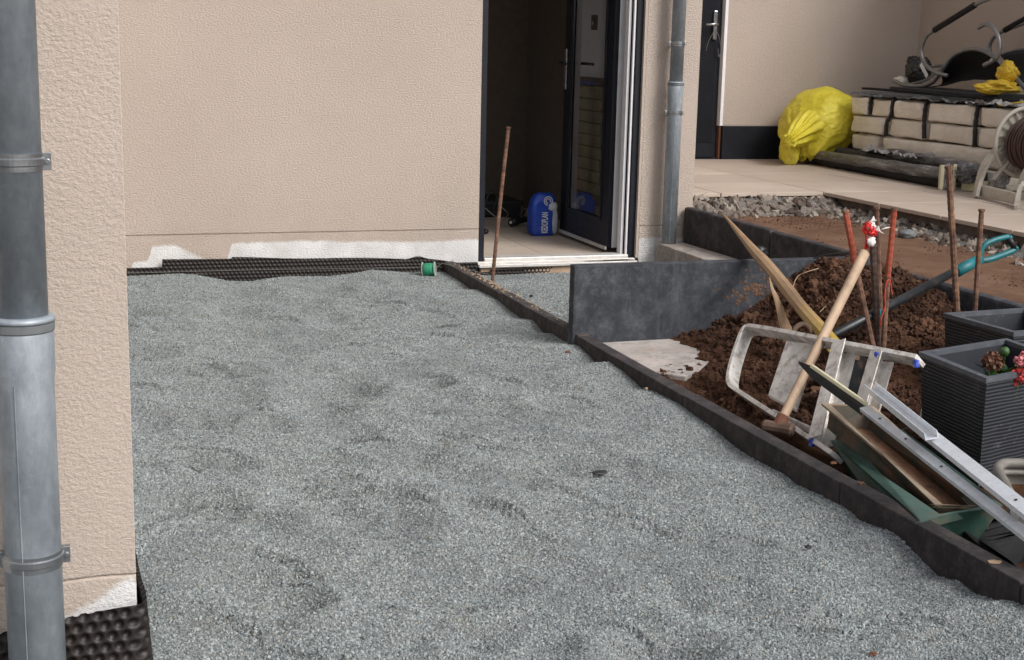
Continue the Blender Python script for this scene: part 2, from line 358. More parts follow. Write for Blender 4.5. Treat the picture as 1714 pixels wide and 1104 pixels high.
# ---------------------------------------------------------------- mesh helpers
def tag(o, label=None, cat=None, group=None, kind=None):
    if label: o['label'] = label
    if cat: o['category'] = cat
    if group: o['group'] = group
    if kind: o['kind'] = kind
    return o
def empty(name, loc=(0, 0, 0), rot=(0, 0, 0), **kw):
    o = bpy.data.objects.new(name, None); COL.objects.link(o)
    o.location = loc; o.rotation_euler = rot; o.empty_display_size = 0.05
    tag(o, **kw); return o
def link(name, me, mt, parent=None, bevel=0, smooth=False, subsurf=0, solid=0):
    o = bpy.data.objects.new(name, me); COL.objects.link(o)
    if mt is not None and not me.materials: me.materials.append(M[mt] if isinstance(mt, str) else mt)
    if parent is not None:
        o.parent = parent
        o.matrix_parent_inverse = pinv(parent)
    if smooth:
        for p in me.polygons: p.use_smooth = True
    if solid:
        md = o.modifiers.new('solid', 'SOLIDIFY'); md.thickness = solid; md.offset = 0
    if subsurf:
        md = o.modifiers.new('sub', 'SUBSURF'); md.levels = subsurf; md.render_levels = subsurf
    if bevel:
        md = o.modifiers.new('bev', 'BEVEL'); md.width = bevel; md.segments = 2; md.limit_method = 'ANGLE'; md.angle_limit = R(40)
    return o
def pmat(o):
    m_ = Matrix.LocRotScale(o.location, o.rotation_euler, o.scale)
    return (pmat(o.parent) @ o.matrix_parent_inverse @ m_) if o.parent else m_
def pinv(o): return pmat(o).inverted()

class MB:
    """collects shapes given in world coordinates; build() links them as one mesh"""
    def __init__(s): s.v = []; s.f = []
    def add(s, vs, fs):
        k = len(s.v); s.v += [tuple(v) for v in vs]; s.f += [tuple(i + k for i in f) for f in fs]; return s
    def box(s, x0, x1, y0, y1, z0, z1):
        return s.add([(x0, y0, z0), (x1, y0, z0), (x1, y1, z0), (x0, y1, z0), (x0, y0, z1), (x1, y0, z1), (x1, y1, z1), (x0, y1, z1)],
                     [(0, 3, 2, 1), (4, 5, 6, 7), (0, 1, 5, 4), (1, 2, 6, 5), (2, 3, 7, 6), (3, 0, 4, 7)])
    def hexa(s, b, t):
        return s.add(list(b) + list(t), [(0, 3, 2, 1), (4, 5, 6, 7), (0, 1, 5, 4), (1, 2, 6, 5), (2, 3, 7, 6), (3, 0, 4, 7)])
    def beam(s, a, b, w, h, up=(0, 0, 1)):
        a = Vector(a); b = Vector(b); d = (b - a).normalized(); u = Vector(up)
        sd_ = d.cross(u).normalized(); u = sd_.cross(d).normalized()
        q = [(-w / 2, -h / 2), (w / 2, -h / 2), (w / 2, h / 2), (-w / 2, h / 2)]
        return s.add([a + sd_ * x + u * y for x, y in q] + [b + sd_ * x + u * y for x, y in q],
                     [(0, 1, 2, 3), (7, 6, 5, 4), (0, 4, 5, 1), (1, 5, 6, 2), (2, 6, 7, 3), (3, 7, 4, 0)])
    def prof(s, pts, path, up=(0, 0, 1), closed=True, caps=True):
        """sweep a 2-D profile (side, up) straight from path[0] to path[1]"""
        a = Vector(path[0]); b = Vector(path[1]); d = (b - a).normalized(); u = Vector(up)
        sd_ = d.cross(u).normalized(); u = sd_.cross(d).normalized()
        n_ = len(pts)
        vs = [a + sd_ * x + u * y for x, y in pts] + [b + sd_ * x + u * y for x, y in pts]
        fs = [(i, (i + 1) % n_, (i + 1) % n_ + n_, i + n_) for i in range(n_ if closed else n_ - 1)]
        if caps and closed: fs += [tuple(range(n_))[::-1], tuple(range(n_, 2 * n_))]
        return s.add(vs, fs)
    def tube(s, path, r, n_=12, caps=True, flat=1.0):
        path = [Vector(p) for p in path]
        rs = r if isinstance(r, (list, tuple)) else [r] * len(path)
        d0 = (path[1] - path[0]).normalized()
        up = Vector((0, 0, 1)) if abs(d0.z) < 0.9 else Vector((1, 0, 0))
        vs = []; fs = []
        pn = (up - d0 * up.dot(d0)).normalized()
        for i, p in enumerate(path):
            d = (path[min(i + 1, len(path) - 1)] - path[max(i - 1, 0)]).normalized()
            pn = (pn - d * pn.dot(d)).normalized(); bn = d.cross(pn)
            for k in range(n_):
                a = 2 * math.pi * k / n_
                vs.append(p + pn * math.cos(a) * rs[i] + bn * math.sin(a) * rs[i] * flat)
        for i in range(len(path) - 1):
            for k in range(n_):
                fs.append((i * n_ + k, i * n_ + (k + 1) % n_, (i + 1) * n_ + (k + 1) % n_, (i + 1) * n_ + k))
        if caps:
            fs.append(tuple(range(n_))[::-1]); fs.append(tuple((len(path) - 1) * n_ + k for k in range(n_)))
        return s.add(vs, fs)
    def lathe(s, c, prof, n_=32, axis=(0, 0, 1)):
        c = Vector(c); q = Vector((0, 0, 1)).rotation_difference(Vector(axis))
        vs = []; fs = []
        for (r, h) in prof:
            for k in range(n_):
                a = 2 * math.pi * k / n_
                vs.append(c + q @ Vector((r * math.cos(a), r * math.sin(a), h)))
        for i in range(len(prof) - 1):
            for k in range(n_):
                fs.append((i * n_ + k, i * n_ + (k + 1) % n_, (i + 1) * n_ + (k + 1) % n_, (i + 1) * n_ + k))
        if prof[0][0] > 1e-4: fs.append(tuple(range(n_))[::-1])
        if prof[-1][0] > 1e-4: fs.append(tuple((len(prof) - 1) * n_ + k for k in range(n_)))
        return s.add(vs, fs)
    def build(s, name, mt, parent=None, **kw):
        me = bpy.data.meshes.new(name); me.from_pydata(s.v, [], s.f); me.validate(); me.update()
        bm = bmesh.new(); bm.from_mesh(me); bmesh.ops.recalc_face_normals(bm, faces=bm.faces); bm.to_mesh(me); bm.free()
        return link(name, me, mt, parent, **kw)
def smooth_path(pts, k=6):
    pts = [Vector(p) for p in pts]; out = []
    for i in range(len(pts) - 1):
        p0 = pts[max(i - 1, 0)]; p1 = pts[i]; p2 = pts[i + 1]; p3 = pts[min(i + 2, len(pts) - 1)]
        for j in range(k):
            t = j / k
            out.append(0.5 * ((2 * p1) + (-p0 + p2) * t + (2 * p0 - 5 * p1 + 4 * p2 - p3) * t * t + (-p0 + 3 * p1 - 3 * p2 + p3) * t ** 3))
    out.append(pts[-1]); return out
def gridmesh(name, U_, V_, P_, mt, parent=None, **kw):
    """P_: array (nu, nv, 3)"""
    nu, nv = P_.shape[:2]
    idx = np.arange(nu * nv).reshape(nu, nv)
    q = np.stack([idx[:-1, :-1], idx[1:, :-1], idx[1:, 1:], idx[:-1, 1:]], -1).reshape(-1, 4)
    me = bpy.data.meshes.new(name)
    me.vertices.add(nu * nv); me.vertices.foreach_set('co', P_.reshape(-1).astype(np.float32))
    me.loops.add(q.size); me.loops.foreach_set('vertex_index', q.reshape(-1).astype(np.int32))
    me.polygons.add(len(q)); me.polygons.foreach_set('loop_start', np.arange(0, q.size, 4, dtype=np.int32))
    me.polygons.foreach_set('loop_total', np.full(len(q), 4, np.int32))
    me.update(calc_edges=True); me.validate()
    return link(name, me, mt, parent, **kw)
def blob(name, c, r, mt, parent=None, sub=4, amp=0.1, fr=2.0, ridge=0.0, rot=None, seed=0, flatbottom=None, clampx=None, smooth=True, fn=None):
    bm = bmesh.new(); bmesh.ops.create_icosphere(bm, subdivisions=sub, radius=1.0)
    rm = Euler(rot).to_matrix() if rot else Matrix.Identity(3)
    for v in bm.verts:
        d = v.co.normalized()
        q = d * fr + Vector((seed * 7.1, seed * 3.3, seed))
        k = 1 + amp * mnoise.fractal(q, 1.0, 2.0, 4)
        if ridge: k += ridge * (abs(mnoise.noise(q * 2.1)) - 0.25) + ridge * 0.5 * (abs(mnoise.noise(q * 5.3)) - 0.25)
        p = Vector((d.x * r[0], d.y * r[1], d.z * r[2])) * k
        if fn: p = fn(d, p)
        p = rm @ p
        p += Vector(c)
        if flatbottom is not None and p.z < flatbottom: p.z = flatbottom + (p.z - flatbottom) * 0.03
        if clampx and p.x > clampx: p.x = clampx + (p.x - clampx) * 0.05
        v.co = p
    me = bpy.data.meshes.new(name); bm.to_mesh(me); bm.free()
    return link(name, me, mt, parent, smooth=smooth)
def chip_mesh(name, mt, seed, flat=0.6, sub=1, jag=0.35):
    rr = random.Random(seed)
    bm = bmesh.new(); bmesh.ops.create_icosphere(bm, subdivisions=sub, radius=0.5)
    for v in bm.verts:
        v.co = Vector((v.co.x * rr.uniform(0.9, 1.4), v.co.y * rr.uniform(.75, 1.1), v.co.z * flat)) * rr.uniform(1 - jag, 1 + jag * 0.6)
    me = bpy.data.meshes.new(name); bm.to_mesh(me); bm.free(); me.materials.append(M[mt])
    return me
def chip_set(name, mt, n_=5, **kw):
    c = bpy.data.collections.new(name)          # kept out of the scene: only a source for instances
    for i in range(n_):
        o = bpy.data.objects.new(name + '_piece', chip_mesh(name, mt, i * 13 + 5, **kw)); c.objects.link(o)
    return c
def scatter(obj, coll, density, smin, smax, seed=1, maskattr=None, lift=0.0):
    ng = bpy.data.node_groups.new('scatter_' + obj.name, 'GeometryNodeTree')
    ng.interface.new_socket('Geometry', in_out='INPUT', socket_type='NodeSocketGeometry')
    ng.interface.new_socket('Geometry', in_out='OUTPUT', socket_type='NodeSocketGeometry')
    nd = ng.nodes; L = ng.links
    gi = nd.new('NodeGroupInput'); go = nd.new('NodeGroupOutput')
    dp = nd.new('GeometryNodeDistributePointsOnFaces'); dp.inputs['Density'].default_value = density; dp.inputs['Seed'].default_value = seed
    if maskattr:
        na = nd.new('GeometryNodeInputNamedAttribute'); na.data_type = 'FLOAT'; na.inputs['Name'].default_value = maskattr
        mu = nd.new('ShaderNodeMath'); mu.operation = 'MULTIPLY'; mu.inputs[1].default_value = density
        L.new(na.outputs['Attribute'], mu.inputs[0]); L.new(mu.outputs[0], dp.inputs['Density'])
    ci = nd.new('GeometryNodeCollectionInfo'); ci.inputs['Collection'].default_value = coll
    ci.inputs['Separate Children'].default_value = True; ci.inputs['Reset Children'].default_value = True
    ip = nd.new('GeometryNodeInstanceOnPoints'); ip.inputs['Pick Instance'].default_value = True
    rv = nd.new('FunctionNodeRandomValue'); rv.data_type = 'FLOAT_VECTOR'
    rv.inputs[0].default_value = (0, 0, 0); rv.inputs[1].default_value = (6.28, 6.28, 6.28)
    rs = nd.new('FunctionNodeRandomValue'); rs.data_type = 'FLOAT'
    rs.inputs[2].default_value = 0.0; rs.inputs[3].default_value = 1.0; rs.inputs['Seed'].default_value = 5
    pw = nd.new('ShaderNodeMath'); pw.operation = 'POWER'; pw.inputs[1].default_value = 2.2
    mr = nd.new('ShaderNodeMath'); mr.operation = 'MULTIPLY_ADD'; mr.inputs[1].default_value = smax - smin; mr.inputs[2].default_value = smin
    L.new(rs.outputs[1], pw.inputs[0]); L.new(pw.outputs[0], mr.inputs[0])
    L.new(gi.outputs[0], dp.inputs['Mesh']); L.new(dp.outputs['Points'], ip.inputs['Points'])
    L.new(ci.outputs[0], ip.inputs['Instance']); L.new(rv.outputs[0], ip.inputs['Rotation']); L.new(mr.outputs[0], ip.inputs['Scale'])
    L.new(ip.outputs[0], go.inputs[0])
    md = obj.modifiers.new('scatter', 'NODES'); md.node_group = ng

# ================================================================ SETTING
# ground far around
g = MB().box(-60, 60, -60, 80, -0.9, -0.45).build('ground', 'soil', None); tag(g, kind='structure')

# gravel surface heights
def gravel_h(x, y):
    h = 0.015 * fb(x * 1.7, y * 1.7, 3, 3) + 0.020 * fb(x * 4.6 + 0.5 * y, y * 5.2, 9, 3) + 0.008 * fb(x * 13, y * 15, 19, 2)
    # shallow foot prints / rake hollows
    for (cx, cy, rr_, dp) in HOLES:
        d2 = ((x - cx) ** 2 + (y - cy) ** 2) / (rr_ * rr_)
        h = h - dp * np.exp(-d2) + dp * 0.35 * np.exp(-((np.sqrt(d2) - 1.6) ** 2) * 4)
    return h
HOLES = [(random.uniform(0.2, 1.95), random.uniform(2.3, 7.0), random.uniform(0.05, 0.13), random.uniform(0.008, 0.030)) for _ in range(150)]
def heightfield(name, x0, x1, y0, y1, st, fn, mt, parent=None):
    xs = np.linspace(x0, x1, int((x1 - x0) / st) + 1); ys = np.linspace(y0, y1, int((y1 - y0) / st) + 1)
    X, Y = np.meshgrid(xs, ys, indexing='ij')
    Z = fn(X, Y)
    return gridmesh(name, None, None, np.stack([X, Y, Z], -1), mt, parent, smooth=True)
KY = [2.422, 2.463, 2.509, 2.585, 2.652, 2.725, 2.77, 2.87, 2.927, 3.078, 3.14, 3.272, 3.405, 3.476, 3.664, 3.802, 3.928, 4.223, 4.418, 4.525, 4.607, 4.71, 4.827, 4.964, 5.061, 5.161, 5.335, 5.464, 5.576, 5.715, 5.88, 6.012, 6.219, 6.536, 6.673, 6.795, 7.109]
KZ = [0.025, 0.02, 0.001, -0.012, -0.007, -0.024, -0.015, 0.008, 0.018, -0.002, 0.009, 0.005, -0.007, 0.002, -0.006, -0.003, 0.013, 0.03, 0.023, 0.008, 0.02, 0.031, 0.037, 0.0, 0.018, 0.028, 0.013, 0.017, -0.003, 0.026, 0.002, 0.008, 0.024, 0.019, -0.004, 0.007, 0.008]
WX = [0.39, 0.637, 0.725, 0.887, 0.992, 1.052, 1.174, 1.391, 1.516, 1.611, 1.868]
WZ = [0.023, 0.028, 0.019, -0.016, -0.022, -0.012, 0.0, -0.006, 0.003, 0.019, 0.005]
CREASES = [(random.uniform(0.25, 1.95), random.uniform(2.3, 7.0), random.uniform(0.05, 0.15), random.uniform(0.03, 0.07), random.uniform(0.005, 0.014), random.uniform(-0.95, 0.15)) for _ in range(130)]
def path_h(x, y):
    h = gravel_h(x, y)
    for (cx, cy, L_, w_, A_, an) in CREASES:      # small scarps left by feet and rake
        u = (x - cx) * math.cos(an) + (y - cy) * math.sin(an); v = -(x - cx) * math.sin(an) + (y - cy) * math.cos(an)
        v = v + 0.9 * u * u / L_ * 0.5
        h = h + A_ * np.exp(-(u / L_) ** 2) * (np.where(v > 0, np.exp(-v / (w_ * 1.6)), 0) * 0.75 - np.where(v <= 0, np.exp(v / w_), 0) * 0.75)
    wk = sstep(1.62, 1.96, x)
    h = h * (1 - wk) + (np.interp(y, KY, KZ) - 0.012) * wk
    ww = sstep(6.8, 7.08, y) * (1 - wk)
    return h * (1 - ww) + (np.interp(x, WX, WZ) - 0.003) * ww
gb = heightfield('gravel_bed', 0.12, 2.012, 1.6, 7.17, 0.009, path_h, 'gravel'); tag(gb, kind='structure')
gb2 = heightfield('gravel_bed_beside_step', 2.068, 3.45, 5.26, 7.17, 0.018, lambda x, y: 0.004 - 0.034 * sstep(6.5, 7.05, y) + 0.6 * gravel_h(x + 3, y) * (1 - 0.7 * sstep(6.6, 7.0, y)), 'gravel'); tag(gb2, kind='structure')
gb3 = heightfield('gravel_bed_foreground', -2.2, 2.012, 0.2, 1.62, 0.04, path_h, 'gravel'); tag(gb3, kind='structure')
gb4 = heightfield('gravel_bed_left', -2.2, 0.14, 1.6, 2.57, 0.03, path_h, 'gravel'); tag(gb4, kind='structure')
chips = chip_set('gravel_chip', 'chip', 6, flat=0.5, jag=0.4)
def copy_scatter(src, name, coll, dens, a, b, label, cat, seed=1, **kw):
    o = bpy.data.objects.new(name, src.data); COL.objects.link(o); tag(o, label, cat, kind='stuff')
    scatter(o, coll, dens, a, b, seed, **kw); return o
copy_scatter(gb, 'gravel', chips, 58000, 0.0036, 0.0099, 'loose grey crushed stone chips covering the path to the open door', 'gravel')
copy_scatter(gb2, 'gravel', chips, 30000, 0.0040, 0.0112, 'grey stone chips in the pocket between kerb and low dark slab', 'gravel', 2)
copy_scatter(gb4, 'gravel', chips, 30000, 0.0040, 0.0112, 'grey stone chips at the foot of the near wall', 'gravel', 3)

# soil bed
def soil_h(x, y):
    hx = sstep(2.56, 3.14, x + 0.10 * fb(y * 3, x * 3, 2, 2)); hy = sstep(3.75, 4.95, y + 0.12 * fb(x * 3, y * 3, 4, 2))
    side = sstep(2.14, 2.75, x) * sstep(3.9, 4.5, y)
    base = 0.215 * hx * hy + 0.055 * side - 0.02 + 0.055 * np.exp(-((x - 3.14) ** 2 + (y - 5.12) ** 2) / 0.03) * (x < 3.45)
    front = sstep(3.1, 3.9, y)
    n_ = 0.045 * fb(x * 5, y * 5, 5, 4) + 0.03 * fb(x * 15, y * 15, 8, 4)
    bl = 0.012 + 0.9 * np.clip(hx * hy + side * 0.5, 0, 1)
    base = base + n_ * bl - 0.06 * (1 - front)
    hole = sstep(2.62, 2.25, x) * sstep(4.62, 5.0, y)       # concrete haunch stays bare
    return base + 0.024 - 0.022 * hole - 0.012 * sstep(2.12, 2.075, x)
sb = heightfield('soil', 2.068, 3.402, 1.6, 5.2, 0.011, soil_h, 'soil'); tag(sb, kind='structure')
def sand_h(x, y):
    return 0.235 + 0.012 * fb(x * 4, y * 4, 6, 5) + 0.006 * fb(x * 22, y * 22, 7, 3) + 0.03 * np.exp(-((x - 3.47) ** 2) / 0.006)
sandb = heightfield('sand', 3.462, 4.75, 1.6, 7.75, 0.02, sand_h, 'sand'); tag(sandb, kind='structure')
clods = chip_set('soil_clod', 'clod', 6, flat=0.8, jag=0.3)
def lump_mesh(name, mt, seed):
    bm = bmesh.new(); bmesh.ops.create_icosphere(bm, subdivisions=3, radius=0.5)
    for v in bm.verts:
        d = v.co.normalized(); q = d * 1.6 + Vector((seed * 5.0, seed, 0))
        v.co = d * 0.42 * (1 + 0.75 * mnoise.fractal(q, 0.8, 2.2, 5)) ; v.co.z *= 0.8
    me = bpy.data.meshes.new(name); bm.to_mesh(me); bm.free(); me.materials.append(M[mt]); return me
lumps = bpy.data.collections.new('soil_lump')
for i in range(6): lumps.objects.link(bpy.data.objects.new('soil_lump_piece', lump_mesh('soil_lump', 'clod', i + 1)))
at = sb.data.attributes.new('heap', 'FLOAT', 'POINT')
co = np.empty(len(sb.data.vertices) * 3, np.float32); sb.data.vertices.foreach_get('co', co); co = co.reshape(-1, 3)
at.data.foreach_set('value', (sstep(3.5, 4.2, co[:, 1]) * sstep(2.08, 2.3, co[:, 0]) * (1 - sstep(2.62, 2.3, co[:, 0]) * sstep(4.55, 4.85, co[:, 1])) * (0.3 + 0.7 * (vn(co[:, 0] * 9, co[:, 1] * 9, 3) > 0.35))).astype(np.float32))
copy_scatter(sb, 'soil_clods', lumps, 2600, 0.008, 0.062, 'crumbly red brown soil clods heaped in the planting bed', 'soil', 4, maskattr='heap')
copy_scatter(sb, 'soil_clods', lumps, 120, 0.04, 0.10, 'larger lumps of red brown earth in the heap', 'soil', 9, maskattr='heap')
copy_scatter(sb, 'soil_crumbs', clods, 22000, 0.002, 0.013, 'fine red brown soil crumbs between the clods of the heap', 'soil', 8, maskattr='heap')
at = sandb.data.attributes.new('loose', 'FLOAT', 'POINT')
co = np.empty(len(sandb.data.vertices) * 3, np.float32); sandb.data.vertices.foreach_get('co', co); co = co.reshape(-1, 3)
at.data.foreach_set('value', (0.02 + 0.6 * (vn(co[:, 0] * 3, co[:, 1] * 3, 5) > 0.66)).astype(np.float32))
copy_scatter(sandb, 'soil_crumbs', clods, 2500, 0.003, 0.014, 'small crumbs of soil lying on the smoothed sandy strip', 'soil', 5, maskattr='loose')

# haunch of pale concrete beside the kerb
hx = MB()
pts = [(2.072, 5.197), (2.66, 5.197), (2.62, 5.02), (2.44, 4.82), (2.30, 4.66), (2.20, 4.56), (2.072, 4.74)]
hx.add([(x, y, 0.020 + 0.004 * (i % 2)) for i, (x, y) in enumerate(pts)] + [(x * 1.0, y, -0.2) for x, y in pts], [tuple(range(7))] + [(i, (i + 1) % 7, (i + 1) % 7 + 7, i + 7) for i in range(7)])
tag(hx.build('concrete_haunch', 'conc_l', bevel=0.006), 'pale rough concrete haunch at the foot of the dark slab', 'concrete')

# kerb: one-metre stones
def kerbstone(name, x0, x1, y0, y1, z0, z1, mt, label, group, rot=0, dz=0.0):
    o = MB().box(x0, x1, y0, y1, z0, z1).build(name, mt, None, bevel=0.0035)
    me = o.data; c = Vector(((x0 + x1) / 2, (y0 + y1) / 2, 0))
    for v in me.vertices: v.co -= c
    o.location = (c.x, c.y, dz); o.rotation_euler = (0, 0, rot)
    tag(o, label, 'kerbstone', group); return o
KL = [(6.185, 7.178, 'curb_b', 'narrow dark kerbstone running to the door wall, beside the rusty rod', 0.000, -0.006),
      (5.185, 6.180, 'curb_b', 'narrow soiled kerbstone that stops at the end of the low dark slab', 0.003, 0.0),
      (4.190, 5.180, 'curb', 'narrow dark kerbstone edging the pale concrete haunch', -0.003, -0.003),
      (3.195, 4.185, 'curb', 'narrow dark kerbstone beside the sledgehammer and ladder', 0.003, 0.0),
      (2.44, 3.190, 'curb', 'narrow dark kerbstone beside the green trough, nearest the camera in full', -0.002, 0.004),
      (1.44, 2.435, 'curb', 'narrow dark kerbstone cut by the right edge of the photograph', 0.002, 0.004)]
for y0, y1, mt, lb, rot, dz in KL:
    kerbstone('kerbstone', 2.013, 2.067, y0, y1, -0.19, 0.057, mt, lb, 'kerbstones between gravel and soil', rot, dz)
# front slab wall, and the row of taller edging stones behind
kerbstone('edging_slab', 2.000, 3.398, 5.203, 5.255, -0.12, 0.335, 'slabwall', 'dark slab standing on edge across the bed with whitish streaks', None)
KR = [(6.19, 7.185, 0.322, 'dark rounded edging stone starting at the house corner under the downpipe'),
      (5.262, 6.185, 0.318, 'dark rounded edging stone whose near end meets the streaked slab'),
      (4.22, 5.255, 0.292, 'dark edging stone behind the soil heap and shovel shaft'),
      (3.22, 4.215, 0.302, 'dark edging stone behind the rear ribbed planter'),
      (2.2, 3.215, 0.302, 'dark edging stone beyond the right edge of the photograph')]
for y0, y1, z1, lb in KR[:4]:
    kerbstone('edging_stone', 3.403, 3.458, y0, y1, -0.1, z1, 'slabwall' if y1 < 5.3 else 'curb', lb, 'edging stones between soil bed and sand').modifiers['bev'].width = 0.014

mb = MB(); rr_ = random.Random(5)
for i in range(70):
    x = rr_.gauss(2.80, 0.055); z = rr_.gauss(0.205, 0.035); r_ = rr_.uniform(0.004, 0.013)
    mb.add([(x + r_ * math.cos(a_) * rr_.uniform(0.6, 1.2), 5.2025, z + r_ * math.sin(a_) * rr_.uniform(0.6, 1.3)) for a_ in np.linspace(0, 5.5, 7)] + [(x, 5.2025 - r_ * 0.25, z)], [(k_, (k_ + 1) % 7, 7) for k_ in range(7)])
tag(mb.build('clay_splash', 'trough_mud_wall'), 'dried brown clay smeared on the streaked slab above the heap', 'clay', kind='stuff')
# concrete block in the step pocket
tag(MB().hexa([(3.235, 6.36, -0.1), (3.395, 6.36, -0.1), (3.395, 7.17, -0.1), (3.245, 7.17, -0.1)],
              [(3.205, 6.36, 0.135), (3.395, 6.36, 0.135), (3.395, 7.17, 0.128), (3.235, 7.17, 0.128)]).build('concrete_block', 'conc', bevel=0.008),
    'stained concrete block at the foot of the far downpipe', 'concrete block')
o = blob('plastic_scrap', (3.199, 5.900, 0.259), (0.035, 0.02, 0.03), 'black', amp=0.5, ridge=0.4, sub=3, seed=4); tag(o, 'crumpled black plastic scrap on the slab behind the pointed stake', 'scrap')

# ---------------------------------------------------------------- house
house = empty('house', (0.0, 2.57, 0), label='beige rendered house with an open glazed door and two recessed walls', cat='house')
# near wing: dense front face with real grain
xs = np.linspace(-2.0, -0.16, 30); xs = np.concatenate([xs, np.linspace(-0.155, 0.1375, 160)])
zs = np.concatenate([np.linspace(-0.3, 0.06, 10), np.linspace(0.065, 1.45, 760), np.linspace(1.5, 2.9, 20)])
X, Z = np.meshgrid(xs, zs, indexing='ij')
gr = fb(X * 210, Z * 300, 3, 2)
Yv = 2.57 - 0.0008 * np.clip(gr * 1.6, -1, 1)
joint = np.exp(-((Z - 0.2165 - 0.0025 * fb(X * 12, Z * 0 + 2, 5, 2)) / 0.0022) ** 2)
Yv = Yv + 0.005 * joint
Pn = np.stack([X, Yv, Z], -1)
edge = np.stack([X[-1] + 0.0016 * fb(Z[-1] * 110, Z[-1] * 0, 6, 2), Yv[-1] + 0.004, Z[-1]], -1)
back = np.stack([X[-1], np.full_like(Yv[-1], 3.0), Z[-1]], -1)
back2 = np.stack([X[-1], np.full_like(Yv[-1], 7.2), Z[-1]], -1)
Pn = np.concatenate([Pn, edge[None], back[None], back2[None]], 0)
o = gridmesh('wall', None, None, Pn, 'render_near', house, smooth=False); tag(o, 'near wall face with coarse beige render and a white primer patch')
# main back wall left of the door: groove is a real recess
def wallpanel(name, x0, x1, y, z0, z1, mt, thick=0.18, groove=None, label=None):
    mb = MB()
    if groove:
        mb.box(x0, x1, y, y + thick, z0, groove - 0.003); mb.box(x0, x1, y, y + thick, groove + 0.003, z1); mb.box(x0, x1, y + 0.006, y + thick - 0.001, groove - 0.003, groove + 0.003)
    else: mb.box(x0, x1, y, y + thick, z0, z1)
    o = mb.build(name, mt, house)
    if label: tag(o, label)
    return o
wallpanel('wall', 0.1376, 2.212, 7.2, -0.3, 2.9, 'render_far', 0.1, 0.2185, 'long beige wall left of the open door, its foot primed white')
wallpanel('wall', 3.146, 3.464, 7.2, -0.3, 2.9, 'render_pier', 0.1, 0.2185, 'narrow beige pier behind the far downpipe')
wallpanel('wall', 2.212, 3.146, 7.2, 2.25, 2.9, 'render_plain', 0.1)
MB().box(3.300, 3.464, 7.302, 10.05, -0.3, 2.9).build('wall', 'render_plain', house)
MB().box(4.62, 5.055, 10.05, 10.2, 2.4, 2.9).build('wall', 'render_plain', house)
MB().box(3.464, 4.62, 10.05, 10.2, -0.3, 2.9).build('wall', 'render_plain', house)
o = MB().box(5.055, 6.77, 10.05, 10.2, 0.602, 2.9).build('wall', 'render_plain', house); tag(o, 'rear terrace wall with brownish beige render')
o = MB().box(6.77, 6.95, 3.0, 10.2, -0.3, 2.9).build('wall', 'render_plain', house); tag(o, 'side terrace wall behind the folded loungers')
o = MB().box(5.055, 6.765, 10.035, 10.15, 0.34, 0.60).build('plinth', 'anth', house, bevel=0.003); tag(o, 'anthracite plinth panel at the foot of the terrace wall')
MB().box(5.036, 5.052, 10.06, 10.12, 0.34, 0.60).build('trim', 'copper', house)
o = MB().hexa([(5.028, 10.04, 0.602), (5.056, 10.046, 0.602), (5.056, 10.2, 0.602), (5.028, 10.2, 0.602)], [(5.028, 10.04, 2.4), (5.056, 10.046, 2.4), (5.056, 10.2, 2.4), (5.028, 10.2, 2.4)]).build('reveal', 'pvc', house)
tag(o, 'white painted door reveal')
MB().box(0.1, 3.1, 6.45, 7.75, 2.9, 3.05).build('shade_slab', 'render_plain', house)  # unseen slab added to darken the back wall and door below
MB().box(3.466, 6.95, 8.7, 10.2, 3.6, 3.75).build('terrace_shade_slab', 'render_plain', house)  # unseen slab added overhead to shade the terrace walls
MB().box(6.5, 6.768, 6.6, 8.3, 1.50, 1.53).build('window_sill', 'pvc', house, bevel=0.004)

wf = MB().box(6.755, 6.769, 6.70, 6.76, 1.531, 2.5).box(6.755, 6.769, 8.14, 8.20, 1.531, 2.5).box(6.755, 6.769, 6.76, 8.14, 1.531, 1.59).box(6.755, 6.769, 6.76, 8.14, 2.44, 2.5).build('window', 'anth', house, bevel=0.003)
MB().box(6.760, 6.766, 6.761, 8.139, 1.591, 2.439).build('pane', 'anth_d', wf)
# terrace door (closed)
td = MB().box(4.50, 5.026, 10.09, 10.16, 0.352, 2.38).build('door', 'anth', house, bevel=0.004); tag(td, 'closed anthracite door on the terrace')
MB().box(4.62, 4.985, 10.083, 10.0895, 0.47, 2.3).build('door_panel', 'anth_d', td, bevel=0.003)
MB().box(4.945, 4.978, 10.062, 10.082, 1.255, 1.475).build('lock_plate', 'steel', td, bevel=0.008)
MB().tube([(4.962, 10.07, 1.37), (4.962, 10.03, 1.37), (4.955, 10.02, 1.372), (4.86, 10.018, 1.368)], 0.0095, 10).build('handle', 'steel', td, smooth=True)
MB().tube(smooth_path([(4.962, 10.055, 1.33), (4.935, 10.04, 1.31), (4.90, 10.045, 1.24), (4.885, 10.05, 1.17)]), 0.002, 6).tube(smooth_path([(4.965, 10.055, 1.32), (4.99, 10.045, 1.27), (5.01, 10.05, 1.17), (4.995, 10.05, 1.13), (4.985, 10.05, 1.19)]), 0.002, 6).build('key_string', 'steel', td)
MB().box(3.464, 5.05, 10.06, 10.18, 0.30, 0.349).build('threshold', 'anth', house)

